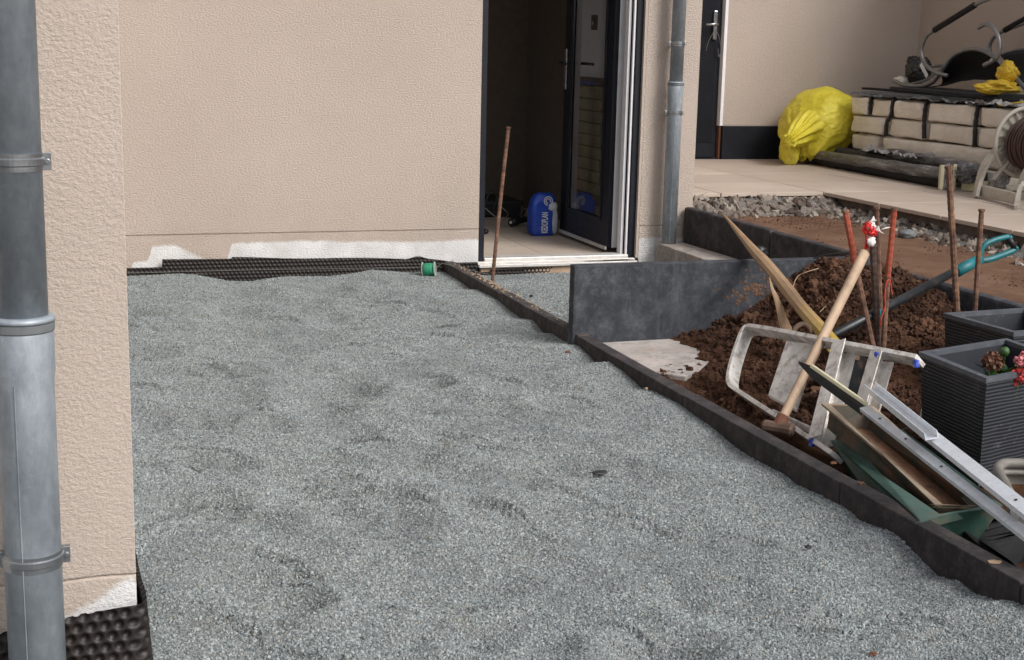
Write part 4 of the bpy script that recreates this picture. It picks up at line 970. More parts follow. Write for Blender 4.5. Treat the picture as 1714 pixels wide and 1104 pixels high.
o = blob('plastic_film', (5.580, 9.852, 0.376), (0.05, 0.05, 0.08), 'film_l', sub=4, amp=0.5, fr=2.5, ridge=0.3, seed=5, flatbottom=0.345); tag(o, 'whitish film tuft at the far end of the front roll', 'plastic film')
# wooden blocks with film at the near roll ends
def block(c, w, d_, h, rz, label):
    t = empty('wrapped_block', (c[0], c[1], 0.343), (0, 0, rz), label=label, cat='block')
    o = MB().box(-w / 2, w / 2, -d_ / 2, d_ / 2, 0.001, h).build('block', 'cream', None, bevel=0.006); o.parent = t
    f_ = MB(); f_.add(*superell((0, 0, h / 2 + 0.002), (w / 2 + 0.008, d_ / 2 + 0.008, h / 2 + 0.006), 0.25, 32, 24, seed=c[0] * 9, wr=0.02)); f2 = f_.build('film_wrap', 'film', None, smooth=True); f2.parent = t
    return t
o = MB().beam((5.431, 7.695, 0.345), (5.433, 7.700, 0.500), 0.022, 0.05).build('post_end', 'cream', bevel=0.003); tag(o, 'cream wooden strip standing at the near end of the rolls', 'wood strip')
o = MB().beam((5.523, 7.687, 0.345), (5.502, 7.660, 0.503), 0.020, 0.05).build('post_end', 'cream', bevel=0.003); tag(o, 'second cream strip standing beside the long rusty rod', 'wood strip')
o = blob('plastic_film', (5.490, 7.720, 0.422), (0.045, 0.03, 0.08), 'film_l', sub=4, amp=0.5, fr=3, ridge=0.35, seed=6, flatbottom=0.345); tag(o, 'grey film bunched between two cream strips at the roll ends', 'plastic film')
o = MB().hexa([(5.566, 7.646, 0.345), (5.609, 7.570, 0.345), (5.60, 7.45, 0.345), (5.56, 7.66, 0.345)], [tuple(np.add((5.566, 7.646, 0.345), (0, 0, 0.075))), tuple(np.add((5.609, 7.570, 0.345), (0, 0, 0.07))), (5.60, 7.45, 0.42), (5.56, 7.66, 0.42)]).build('wood_block', 'cream', bevel=0.004); tag(o, 'cream block under film between the rolls and the hose reel', 'block')
o = blob('plastic_film', (5.552, 7.580, 0.450), (0.085, 0.06, 0.055), 'film', sub=4, amp=0.5, fr=2.5, ridge=0.4, seed=16, flatbottom=0.36); tag(o, 'grey crumpled film draped over the cream block by the reel', 'plastic film')
o = blob('plastic_film', (5.620, 7.369, 0.421), (0.05, 0.05, 0.06), 'film_l', sub=4, amp=0.5, fr=2.5, ridge=0.3, seed=26, flatbottom=0.345); tag(o, 'clear wrapped bundle on the floor behind the reel foot', 'plastic film')
o = blob('brown_parcel', (5.720, 7.407, 0.491), (0.05, 0.05, 0.05), 'brownbit', sub=3, amp=0.2, seed=7); tag(o, 'brown parcel in the shade under the hose reel', 'parcel')

# hose reel
XR = 5.68
reel = empty('hose_reel', (5.68, 7.0, 0.343), label='beige plastic hose reel with brown hose on a curved stand', cat='hose reel')
wc = Vector((5.661, 7.220, 0.678)); RW = 0.205
w = MB().tube([wc + Vector((RW * math.cos(a), 0, RW * math.sin(a))) for a in np.linspace(0, 2 * math.pi, 49)], 0.014, 10, False).build('wheel_rim', 'reel', reel, smooth=True)
MB().lathe(wc + Vector((0, 0.02, 0)), [(RW * 0.93, 0), (RW * 0.93, 0.006), (RW * 0.8, 0.006), (0.09, 0.012), (0.0, 0.012)], 48, (0, -1, 0)).build('flange', 'reel', w, smooth=False)
for i in range(20):
    a = 2 * math.pi * i / 20
    MB().beam(wc + Vector((0.11 * math.cos(a), -0.0, 0.11 * math.sin(a))), wc + Vector((RW * 0.95 * math.cos(a + 0.08), -0.0, RW * 0.95 * math.sin(a + 0.08))), 0.012, 0.005, (0, 1, 0)).build('rib', 'reel', w)
hm = MB(); rr_ = random.Random(3)
for lay in range(4):
    for i in range(9):
        r_ = 0.105 + 0.017 * lay
        yy = wc.y - 0.035 - 0.026 * i - rr_.uniform(0, 0.006)
        ph = rr_.uniform(0, 6)
        hm.tube([(wc.x + (r_ + 0.006 * math.sin(a * 2 + ph)) * math.cos(a), yy + 0.006 * math.sin(a + ph), wc.z + (r_ + 0.006 * math.sin(a * 2 + ph)) * math.sin(a)) for a in np.linspace(0, 2 * math.pi, 33)], 0.0095, 7, False)
hm.build('hose', 'hose', reel, smooth=True)
w2 = MB().tube([(wc.x + RW * math.cos(a), wc.y - 0.30, wc.z + RW * math.sin(a)) for a in np.linspace(0, 2 * math.pi, 49)], 0.014, 10, False).build('wheel_rim', 'reel', reel, smooth=True)
def leg(y, s_):
    p = smooth_path([(5.348, 7.218, 0.345), (5.397, 7.260, 0.452), (5.430, 7.250, 0.561), (5.530, 7.240, 0.677)], 5) if s_ == 0 else smooth_path([(5.205, 6.651, 0.345), (5.368, 6.840, 0.442), (5.421, 6.850, 0.554), (5.524, 6.860, 0.656)], 5)
    mb = MB()
    for a_, b_2 in zip(p[:-1], p[1:]): mb.beam(a_, b_2 + (b_2 - a_) * 0.06, 0.05, 0.022, (1, 0, 0.3))
    return mb.build('stand_leg', 'reel', reel)
leg(7.29, 0); leg(6.83, 1)
A_ = Vector((5.394, 7.242, 0.360)); B_ = Vector((5.294, 6.775, 0.360))
MB().beam(A_ + Vector((0.01, 0, 0.028)), B_ + Vector((0.01, 0, 0.028)), 0.03, 0.068).build('cross_bar', 'reel', reel, bevel=0.008)
MB().beam((5.446, 7.200, 0.458), (5.554, 7.200, 0.572), 0.02, 0.012).build('stay', 'reel', reel)
MB().tube([wc + Vector((0, 0.03, 0)), wc + Vector((0, -0.34, 0))], 0.02, 12).build('axle', 'reel', reel)
o = MB().tube(smooth_path([(5.800, 7.446, 0.912), (5.780, 7.544, 0.893), (5.750, 7.609, 0.882)]), 0.006, 6).build('rope', 'ycloth'); tag(o, 'thin yellow cord end over the hose reel wheel', 'cord')

# folded rocker loungers on top of the packs
def tube_part(root, name, pts, r, mt):
    return MB().tube(smooth_path(pts, 8), r, 12).build(name, mt, root, smooth=True)
lg = empty('garden_lounger', (6.2, 8.4, 0.95), label='folded garden rocker with grey tube frame and black fabric on the packs', cat='lounger', group='folded garden rockers on the packs')
tube_part(lg, 'arm_tube', [(6.050, 7.945, 1.627), (6.050, 8.182, 1.564), (6.050, 8.369, 1.516), (6.050, 8.785, 1.358), (6.050, 8.893, 1.304), (6.050, 8.938, 1.207), (6.050, 8.882, 1.120), (6.050, 8.758, 1.064), (6.050, 8.606, 1.043)], 0.014, 'tube')
MB().tube([(6.047, 8.352, 1.520), (6.047, 8.794, 1.354)], 0.021, 12).build('arm_grip', 'black_mat', lg, smooth=True)
tube_part(lg, 'rocker_tube', [(6.120, 9.358, 0.983), (6.120, 9.213, 0.957), (6.120, 9.022, 0.955), (6.120, 8.878, 0.986), (6.120, 8.786, 1.056), (6.120, 8.687, 1.158), (6.120, 8.557, 1.213), (6.120, 8.391, 1.228), (6.120, 8.222, 1.190), (6.120, 8.052, 1.107), (6.120, 7.819, 0.967), (6.120, 7.560, 0.797)], 0.015, 'tube')
tube_part(lg, 'hook_tube', [(6.000, 8.227, 1.368), (6.000, 8.153, 1.391), (6.000, 8.074, 1.368), (6.000, 8.009, 1.307), (6.000, 7.986, 1.230), (6.000, 8.014, 1.168), (6.000, 8.134, 1.123)], 0.015, 'tube')
tube_part(lg, 'back_tube', [(6.550, 8.086, 1.542), (6.550, 8.475, 1.415), (6.550, 8.702, 1.358), (6.550, 8.803, 1.308), (6.550, 8.835, 1.240), (6.550, 8.798, 1.172)], 0.015, 'tube')
MB().tube([(6.545, 8.316, 1.494), (6.545, 8.670, 1.366)], 0.021, 12).build('arm_grip', 'black_mat', lg, smooth=True)
tube_part(lg, 'cross_tube', [(6.130, 9.190, 0.962), (6.300, 9.232, 0.994), (6.500, 9.350, 1.064)], 0.010, 'tube')
tube_part(lg, 'cross_tube', [(6.100, 8.865, 1.104), (6.300, 9.008, 1.104), (6.500, 9.144, 1.096)], 0.012, 'tube')
MB().lathe((5.975, 8.023, 1.159), [(0.012, -0.006), (0.012, 0.006), (0, 0.008)], 12, (-1, 0, 0)).build('bolt', 'steel', lg)
# fabric panels: curved sheets with thickness
def fab(name, top, bot, mt, root, sag=0.04, n_=20, mm=12):
    T = smooth_path(top, 6); B = smooth_path(bot, 6)
    T = [T[int(i * (len(T) - 1) / n_)] for i in range(n_ + 1)]; B = [B[int(i * (len(B) - 1) / n_)] for i in range(n_ + 1)]
    P_ = np.zeros((n_ + 1, mm + 1, 3))
    for i in range(n_ + 1):
        for j in range(mm + 1):
            t = j / mm; p = T[i].lerp(B[i], t); s_ = sag * math.sin(math.pi * t)
            P_[i, j] = (p.x + s_, p.y, p.z - s_ * 0.3 + 0.004 * mnoise.noise(Vector((i * .5, j * .5, 0))))
    return gridmesh(name, None, None, P_, mt, root, smooth=True, solid=0.004)
fab('seat_fabric', [(6.160, 8.843, 1.046), (6.160, 8.742, 1.145), (6.160, 8.597, 1.201), (6.160, 8.437, 1.212), (6.160, 8.273, 1.170), (6.160, 8.068, 1.068)],
    [(6.200, 9.101, 0.944), (6.200, 8.846, 0.966), (6.200, 8.639, 1.007), (6.200, 8.437, 1.022), (6.200, 8.273, 1.019), (6.200, 8.096, 0.985)], 'black_mat', lg, 0.08)
lg2 = empty('garden_lounger', (6.5, 7.9, 0.95), label='second folded rocker, its charcoal mesh back against the side wall', cat='lounger', group='folded garden rockers on the packs')
fab('back_fabric', [(6.500, 8.639, 1.191), (6.500, 8.536, 1.213), (6.500, 8.383, 1.231), (6.500, 8.098, 1.231), (6.500, 7.860, 1.219)],
    [(6.450, 8.446, 1.046), (6.450, 8.341, 0.992), (6.400, 8.110, 0.927), (6.400, 7.888, 0.858), (6.400, 7.681, 0.830)], 'charcoal', lg2, 0.05)
tube_part(lg2, 'back_tube', [(6.520, 8.678, 1.187), (6.520, 8.563, 1.217), (6.520, 8.410, 1.236), (6.520, 8.124, 1.239), (6.520, 7.886, 1.226)], 0.008, 'tube')
# bin bag and yellow cloth
bb = empty('bin_bag', (6.300, 9.288, 0.952), label='small shiny black bin bag with a white strip on the packs', cat='bag')
blob('bag_body', (6.350, 9.392, 1.061), (0.10, 0.10, 0.10), 'binbag', bb, sub=5, amp=0.15, fr=1.6, ridge=0.16, seed=21)
blob('bag_neck', (6.330, 9.436, 1.135), (0.05, 0.05, 0.035), 'binbag', bb, sub=4, amp=0.4, fr=2.3, ridge=0.4, seed=22)
MB().beam((6.240, 9.213, 1.112), (6.240, 9.118, 1.023), 0.03, 0.004, (1, 0, 0)).build('white_strip', 'white', bb)
o = blob('cream_scrap', (6.250, 9.468, 0.981), (0.05, 0.05, 0.035), 'wrap', sub=4, amp=0.3, ridge=0.3, seed=2); tag(o, 'scrap of cream wrapping under the rocker tube end', 'scrap')
def crumple(name, c, r, mt, label, cat, seed, amp=0.45):
    o = blob(name, c, r, mt, sub=5, amp=0.38, fr=1.15, ridge=0.16, seed=seed); tag(o, label, cat, None); return o
o = crumple('yellow_cloth', (5.930, 7.888, 0.985), (0.135, 0.15, 0.045), 'ycloth', 'crumpled bright yellow rag on the near end of the packs', 'rag', 31)
o = crumple('yellow_cloth', (6.000, 7.872, 1.079), (0.055, 0.075, 0.065), 'ycloth', 'yellow rag rising behind the lounger tube', 'rag', 35)

# ================================================================ GARDEN BED
def rod(a, b, r, mt, label, group='rusty rods', rings=True, top=None):
    a = Vector(a); b = Vector(b)
    t = empty('rusty_rod', a, label=label, cat='rod', group=group)
    L = (b - a).length; n_ = max(6, int(L / 0.012)); path = [a.lerp(b, i / n_) for i in range(n_ + 1)]
    sp = (top or 0)
    cut = int(n_ * (1 - sp))
    rs = [r * (1.0 + (0.10 if i % 2 else -0.03)) for i in range(n_ + 1)]
    bow = Vector((random.uniform(-1, 1), random.uniform(-1, 1), 0)) * 0.004
    path = [p + bow * math.sin(math.pi * i / n_) for i, p in enumerate(path)]
    MB().tube(path[:cut + 1], rs[:cut + 1], 8).build('shaft', mt, t)
    if sp: MB().tube(path[cut:], [x * 1.06 for x in rs[cut:]], 8).build('painted_top', 'orange', t)
    MB().tube([b - (b - a).normalized() * 0.006, b + (b - a).normalized() * 0.003], r * 1.35, 8).build('mushroomed_head', mt, t)
    return t
rod((2.186, 6.876, -0.08), (2.255, 6.860, 0.778), 0.0095, 'rust', 'long thin rusty rod leaning in front of the open door')
rod((2.816, 4.300, 0.134), (2.729, 4.420, 0.636), 0.0105, 'rust', 'rusty rod with orange painted top, leftmost of the cluster in the soil', top=0.40)
rod((2.858, 4.340, 0.124), (2.801, 4.340, 0.523), 0.0125, 'rust_d', 'thick dark rod carrying the red and white tape')
rod((2.896, 4.380, 0.113), (2.830, 4.380, 0.652), 0.0095, 'rust', 'tall bare rusty rod directly behind the taped one')
rod((2.851, 4.300, 0.133), (2.852, 4.300, 0.657), 0.0095, 'rust', 'rusty rod with faint orange top, rightmost of the cluster', top=0.45)
rod((3.243, 4.420, 0.219), (3.147, 4.420, 0.792), 0.0115, 'rust', 'tallest rusty rod behind the rear planter with a pale scrape')
rod((3.348, 4.460, 0.207), (3.336, 4.460, 0.627), 0.0095, 'rust', 'shorter rusty rod near the teal shovel grip')
tp = empty('barrier_tape', (2.791, 4.330, 0.563), label='red and white barrier tape knotted on the dark rod', cat='tape')
def ribbon(pts, w, mt, root, name='tape_loop'):
    P_ = smooth_path(pts, 5); mb = MB()
    for i in range(len(P_) - 1):
        wv = Vector((w / 2 * math.cos(i * 0.35), 0, w / 2 * abs(math.sin(i * 0.35)) + w * 0.15))
        a, b = P_[i], P_[i + 1]; th = Vector((0, 0.0008, 0))
        mb.hexa([a - wv - th, a + wv - th, b + wv - th, b - wv - th], [a - wv + th, a + wv + th, b + wv + th, b - wv + th])
    return mb.build(name, mt, root)
ribbon([(2.767, 4.320, 0.513), (2.751, 4.310, 0.549), (2.737, 4.300, 0.585), (2.741, 4.290, 0.605), (2.761, 4.290, 0.594), (2.784, 4.300, 0.571)], 0.020, 'redtape', tp)
ribbon([(2.758, 4.310, 0.608), (2.776, 4.310, 0.621), (2.793, 4.320, 0.615)], 0.015, 'whitetape', tp)
blob('tape_knot', (2.762, 4.300, 0.597), (0.015, 0.012, 0.013), 'whitetape', tp, sub=3, amp=0.5, ridge=0.3, seed=2)
blob('tape_knot', (2.770, 4.305, 0.573), (0.020, 0.013, 0.012), 'redtape', tp, sub=3, amp=0.5, ridge=0.3, seed=3)
blob('tape_knot', (2.773, 4.310, 0.542), (0.015, 0.012, 0.017), 'whitetape', tp, sub=3, amp=0.5, ridge=0.3, seed=4)
ribbon([(2.778, 4.300, 0.586), (2.786, 4.290, 0.589), (2.804, 4.290, 0.572)], 0.014, 'whitetape', tp)
ribbon([(2.800, 4.290, 0.587), (2.819, 4.290, 0.591), (2.834, 4.290, 0.593)], 0.004, 'whitetape', tp)
o = MB().tube(smooth_path([(2.856, 4.280, 0.354), (2.844, 4.280, 0.402), (2.830, 4.280, 0.398), (2.827, 4.280, 0.349), (2.832, 4.280, 0.312), (2.819, 4.280, 0.267), (2.826, 4.290, 0.239)]), 0.0022, 6).build('red_string', 'redstr'); tag(o, 'thin red string hanging from the rightmost rod of the cluster', 'string')
o = MB().tube(smooth_path([(2.927, 4.950, 0.380), (2.911, 4.800, 0.420), (2.783, 4.420, 0.488)]), 0.003, 6).build('wire', 'black'); tag(o, 'black wire tied to the orange topped rod', 'wire')
o = MB().tube(smooth_path([(2.799, 4.878, 0.280), (2.849, 4.934, 0.310), (2.882, 4.923, 0.330), (2.946, 4.941, 0.340)]), 0.0022, 5).build('root', 'straw'); tag(o, 'dry curved root sticking out of the soil heap', 'root')
o = MB().tube(smooth_path([(2.854, 4.756, 0.200), (2.887, 4.770, 0.220), (2.890, 4.750, 0.240)]), 0.002, 5).build('root', 'straw'); tag(o, 'tiny dry root in the middle of the soil heap', 'root')

# pointed split stake with yellow end
def stake(name, a, b, ra, mt, label, cat, tip=0.3, flat=0.8, seed=0):
    a = Vector(a); b = Vector(b); L = (b - a).length; n_ = 40
    o_ = MB(); pts = []; rs = []
    for i in range(n_ + 1):
        t = i / n_
        rr_ = ra * (1 - 0.15 * t) if t < 1 - tip else ra * 0.87 * max(0.04, ((1 - t) / tip) ** 0.8)
        rs.append(rr_ * (1 + 0.08 * mnoise.noise(Vector((t * 6, seed, 0)))))
        pts.append(Vector((0.008 * mnoise.noise(Vector((t * 3, seed + 4, 0))), 0.006 * mnoise.noise(Vector((t * 3, seed + 9, 0))), t * L)))
    o_.tube(pts, rs, 9, True, flat)
    o = o_.build(name, mt); o.rotation_euler = (b - a).to_track_quat('Z', 'Y').to_euler(); o.location = a; tag(o, label, cat); return o
stake('wooden_stake', (2.541, 4.120, 0.211), (2.909, 5.750, 0.473), 0.030, 'stake_y', 'long pointed wooden stake with yellow painted butt leaning over the slab', 'stake', 0.42)
stake('wooden_stake', (2.613, 4.550, 0.135), (2.606, 4.720, 0.354), 0.026, 'wood', 'short split wooden stake pointing up beside the yellow ended one', 'stake', 0.75, 0.45, 5)
# sledgehammer
sh = empty('sledgehammer', (2.109, 3.718, 0.050), label='sledgehammer with pale ash handle standing on its head by the kerb', cat='sledgehammer')
ha, hb = Vector((2.124, 3.738, 0.055)), Vector((2.629, 4.120, 0.529))
hp = [ha.lerp(hb, t) for t in np.linspace(0, 1, 14)]
MB().tube(hp, [0.0165 + 0.0035 * t for t in np.linspace(0, 1, 14)], 14, True, 0.85).build('handle', 'wood_l', sh, smooth=True)
MB().tube([ha.lerp(hb, 0.0), ha.lerp(hb, 0.055)], 0.0205, 12).build('collar', 'copper', sh)
hd = Vector((0.62, -0.72, 0.0)).normalized()
MB().tube([ha - hd * 0.050, ha - hd * 0.042, ha - hd * 0.016, ha + hd * 0.016, ha + hd * 0.044, ha + hd * 0.052], [0.014, 0.021, 0.020, 0.020, 0.023, 0.015], 10).build('hammer_head', 'iron', sh)

# shovel with teal D grip
sv = empty('shovel', (2.626, 4.350, 0.176), label='garden spade with black shaft and teal D shaped grip stuck in the soil', cat='spade')
sa, sb_ = Vector((2.483, 4.200, 0.191)), Vector((3.378, 4.620, 0.376))
MB().tube([sa, sb_], 0.0165, 14).build('shaft', 'shaft', sv, smooth=True)

MB().tube([(3.355, 4.610, 0.367), (3.494, 4.655, 0.406)], [0.023, 0.021], 14).build('grip_socket', 'teal', sv, smooth=True)
g1 = smooth_path([(3.491, 4.660, 0.410), (3.509, 4.660, 0.457), (3.546, 4.660, 0.477), (3.600, 4.660, 0.490), (3.622, 4.660, 0.492)], 5)
g2 = smooth_path([(3.498, 4.660, 0.400), (3.542, 4.660, 0.404), (3.597, 4.660, 0.419), (3.651, 4.660, 0.437), (3.661, 4.660, 0.448)], 5)
MB().tube(g1, 0.011, 10).tube(g2, 0.013, 10).tube([(3.622, 4.660, 0.492), (3.632, 4.660, 0.485)], 0.013, 10).tube([(3.656, 4.660, 0.444), (3.664, 4.660, 0.451)], 0.014, 10).build('d_grip', 'teal', sv, smooth=True)
MB().tube([(3.620, 4.660, 0.490), (3.662, 4.660, 0.441)], 0.0125, 12).build('grip_bar', 'black', sv, smooth=True)
# teal collar low on shaft
MB().tube([sa.lerp(sb_, 0.40), sa.lerp(sb_, 0.425)], 0.0195, 14).build('collar', 'teal', sv, smooth=True)
# spade socket and blade going into the heap
MB().tube([sa, Vector((2.399, 4.140, 0.180))], [0.020, 0.026], 10).build('blade_socket', 'iron', sv)

# round black blade standing behind the ladder
bw = empty('round_shovel', (2.483, 3.900, 0.021), label='dark rounded shovel blade standing upright behind the ladder treads', cat='shovel')
c = Vector((2.494, 3.960, 0.116)); P_ = np.zeros((17, 17, 3))
for i in range(17):
    v_ = -1 + 2 * i / 16
    for j in range(17):
        u_ = -1 + 2 * j / 16
        w_ = 0.070 * math.sqrt(max(0.02, 1 - (v_ * 0.98) ** 2)) if v_ < 0 else 0.070 * (1 - 0.25 * v_ ** 3)
        P_[i, j] = (c.x + u_ * w_ + 0.02 * v_, c.y + 0.022 * u_ * u_, c.z - v_ * -0.105)
gridmesh('blade', None, None, P_, 'shaft', bw, smooth=True, solid=0.004)
MB().tube([c + Vector((0.02, 0.0, 0.09)), c + Vector((0.028, 0.0, 0.135))], [0.02, 0.014], 10).build('socket', 'iron', bw)
# hoe head with hole
o = MB(); c = Vector((2.484, 4.250, 0.254))
o.tube(smooth_path([(2.431, 4.220, 0.237), (2.455, 4.240, 0.257), (2.491, 4.260, 0.265), (2.527, 4.280, 0.246), (2.541, 4.280, 0.220)], 5), 0.009, 8, True, 1.0)
o = o.build('tool_ferrule', 'iron'); tag(o, 'curved rusty iron tool eye showing above the ladder rail', 'tool part')

# ladder
ld = empty('ladder', (2.186, 3.858, 0.050), label='white paint splashed step ladder lying on its side in the soil', cat='ladder')
LA = (2.375, 4.391, 0.222); LB = (2.230, 4.272, 0.075)
top_path = [(2.459, 3.513, 0.300), (2.420, 3.676, 0.292), (2.383, 3.857, 0.280), (2.379, 4.113, 0.255), (2.383, 4.348, 0.228), (2.391, 4.447, 0.210), (2.369, 4.443, 0.190),
            (2.306, 4.374, 0.125), (2.241, 4.276, 0.082), (2.219, 4.223, 0.062), (2.220, 4.161, 0.052), (2.203, 3.888, 0.045), (2.182, 3.627, 0.040), (2.163, 3.458, 0.040)]
sp_ = smooth_path(top_path, 6)
def rail_strip(path, w, th, name, mt, root, upf):
    mb = MB()
    vs = []; n_ = len(path)
    for i, p in enumerate(path):
        d = (path[min(i + 1, n_ - 1)] - path[max(i - 1, 0)]).normalized(); u = upf(i, p, d); u = (u - d * u.dot(d)).normalized(); s_ = d.cross(u)
        for x, y in ((-th / 2, -w / 2), (th / 2, -w / 2), (th / 2, w / 2), (-th / 2, w / 2)): vs.append(p + s_ * x + u * y)
    fs = []
    for i in range(n_ - 1):
        for k_ in range(4): fs.append((i * 4 + k_, i * 4 + (k_ + 1) % 4, (i + 1) * 4 + (k_ + 1) % 4, (i + 1) * 4 + k_))
    fs += [(0, 1, 2, 3), tuple((n_ - 1) * 4 + k_ for k_ in range(4))]
    return mb.add(vs, fs).build(name, mt, root, bevel=0.002)
LN = (Vector((2.383, 3.857, 0.280)) - Vector((2.182, 3.627, 0.040))).cross(Vector((0, 1, 0))).normalized()   # ladder plane normal
rail_strip(sp_, 0.052, 0.015, 'side_rail', 'ladder', ld, lambda i, p, d: LN)
def tread(a, b, w, name='tread'):
    a = Vector(a); b = Vector(b); d = (b - a).normalized(); s_ = LN; t_ = d.cross(s_)
    pr = [(-w / 2, -0.040), (-w / 2, 0.012), (w / 2, 0.012), (w / 2, -0.040), (w / 2 - 0.004, -0.040), (w / 2 - 0.004, 0.007)]
    for q in range(3):
        x = w / 4 - q * w / 4; pr += [(x + 0.002, 0.007), (x + 0.002, 0.004), (x - 0.002, 0.004), (x - 0.002, 0.007)]
    pr += [(-w / 2 + 0.004, 0.007), (-w / 2 + 0.004, -0.040)]
    n_ = len(pr)
    vs = [a + s_ * x + t_ * y for x, y in pr] + [b + s_ * x + t_ * y for x, y in pr]
    fs = [(i, (i + 1) % n_, (i + 1) % n_ + n_, i + n_) for i in range(n_)] + [tuple(range(n_))[::-1], tuple(range(n_, 2 * n_))]
    return MB().add(vs, fs).build(name, 'ladder', ld)
T1 = tread((2.379, 3.821, 0.278), (2.175, 3.588, 0.044), 0.062)
T2 = tread((2.405, 3.646, 0.288), (2.325, 3.600, 0.100), 0.062)
T3 = None and tread((2.435, 3.478, 0.298), (2.389, 3.461, 0.120), 0.062)
for q, (x, y, z) in enumerate([(2.374, 3.835, 0.285), (2.387, 3.638, 0.298), (2.424, 3.490, 0.305), (2.161, 3.603, 0.050)]):
    o = MB().box(-0.007, 0.007, -0.009, 0.009, -0.014, 0.009).build('blue_cap', 'bluet', None, bevel=0.003)
    o.parent = ld; o.matrix_parent_inverse = pinv(ld); o.location = (x - 0.004, y - 0.014, z)
# platform (white slab) and thin back stays
pa, pb, pc, pd = [Vector(v) for v in ((2.354, 4.116, 0.235), (2.405, 4.009, 0.245), (2.242, 3.839, 0.075), (2.228, 3.992, 0.085))]
nn = (pb - pa).cross(pd - pa).normalized() * 0.010
MB().hexa([pa - nn, pb - nn, pc - nn, pd - nn], [pa + nn, pb + nn, pc + nn, pd + nn]).build('platform', 'ladder', ld, bevel=0.004)
MB().beam((2.393, 3.876, 0.250), (2.256, 3.735, 0.030), 0.006, 0.018).build('stay', 'ladder', ld)
MB().beam((2.248, 3.997, 0.030), (2.261, 3.755, 0.030), 0.01, 0.022).build('back_rail', 'ladder', ld, bevel=0.002)
MB().beam((2.633, 3.702, 0.180), (2.583, 3.650, 0.080), 0.02, 0.02).build('foot', 'ladder', ld, bevel=0.002)

# ribbed planters
def planter(rim, zr, zb, taper, label, th=0.014, nr=30):
    t = empty('planter', (sum(p[0] for p in rim) / 4, sum(p[1] for p in rim) / 4, zb), label=label, cat='planter', group='anthracite ribbed planters')
    c = Vector((sum(p[0] for p in rim) / 4, sum(p[1] for p in rim) / 4, 0))
    R0 = [Vector((p[0], p[1], 0)) for p in rim]
    mb = MB(); vs = []; fs = []; seg = 24; rows_ = []
    H = zr - zb
    nrow = nr * 4
    for r_ in range(nrow + 1):
        z = zb + H * r_ / nrow; f_ = taper + (1 - taper) * r_ / nrow
        for e in range(4):
            A = c + (R0[e] - c) * f_; B = c + (R0[(e + 1) % 4] - c) * f_
            out = (B - A).normalized().cross(Vector((0, 0, 1)))
            if out.dot(A - c) < 0: out = -out
            for k_ in range(seg):
                u = k_ / seg
                g_ = 0.0013 * (1 if (r_ % 4) < 2 else 0) if r_ < nrow - 1 else 0.0022
                wv = 0.35 * H / nrow * mnoise.noise(Vector((u * 5 + e * 9, r_ * 0.12, 1.0))) * 2.4
                zz = z + (wv if 1 < r_ < nrow - 2 else 0)
                p = A.lerp(B, u) + out * g_; vs.append((p.x, p.y, zz))
    w_ = 4 * seg
    for r_ in range(nrow):
        for k_ in range(w_): fs.append((r_ * w_ + k_, r_ * w_ + (k_ + 1) % w_, (r_ + 1) * w_ + (k_ + 1) % w_, (r_ + 1) * w_ + k_))
    fs.append(tuple(range(w_)))
    mb.add(vs, fs); mb.build('shell', 'planter', t)
    # rim ring
    def off(k_, dd): return [c + (p - c) * (1 - dd / (p - c).length) for p in R0]
    Ro = [c + (p - c) * (1 + 0.006 / (p - c).length) for p in R0]; Ri = off(0, th * 1.9)
    mb = MB()
    for e in range(4):
        A, B, C_, D_ = Ro[e], Ro[(e + 1) % 4], Ri[(e + 1) % 4], Ri[e]
        mb.add([(q.x, q.y, zr - 0.012) for q in (A, B, C_, D_)] + [(q.x, q.y, zr + 0.003) for q in (A, B, C_, D_)], [(4, 5, 6, 7), (0, 1, 5, 4), (2, 3, 7, 6)])
    mb.build('rim', 'planter_rim', t)
    mb = MB()
    Rb = [c + (p - c) * 0.88 for p in Ri]
    for e in range(4):
        A, B = Ri[e], Ri[(e + 1) % 4]; C_, D_ = Rb[(e + 1) % 4], Rb[e]
        mb.add([(A.x, A.y, zr - 0.011), (B.x, B.y, zr - 0.011), (C_.x, C_.y, zb + H * 0.45), (D_.x, D_.y, zb + H * 0.45)], [(0, 1, 2, 3)])
    mb.add([(q.x, q.y, zb + H * 0.5) for q in [c + (p - c) * 0.89 for p in Ri]], [(0, 1, 2, 3)])
    mb.build('inner_wall', 'planter', t)
    return t
ZR = 0.300
L0 = Vector((2.530, 3.615, 0.300)); N0 = Vector((2.512, 3.268, 0.300)); F0 = L0 + Vector((0.40, 0.118, 0)); G0 = N0 + Vector((0.40, 0.118, 0))
planter([L0, N0, G0, F0], 0.300, -0.03, 0.86, 'ribbed anthracite planter holding faded and red flowers')
L1 = Vector((2.997, 4.161, 0.300)); N1 = Vector((3.023, 3.816, 0.300)); F1 = L1 + Vector((0.36, 0.03, 0)); G1 = N1 + Vector((0.36, 0.03, 0))
planter([L1, N1, G1, F1], 0.300, -0.03, 0.86, 'empty ribbed anthracite planter behind the flowering one')
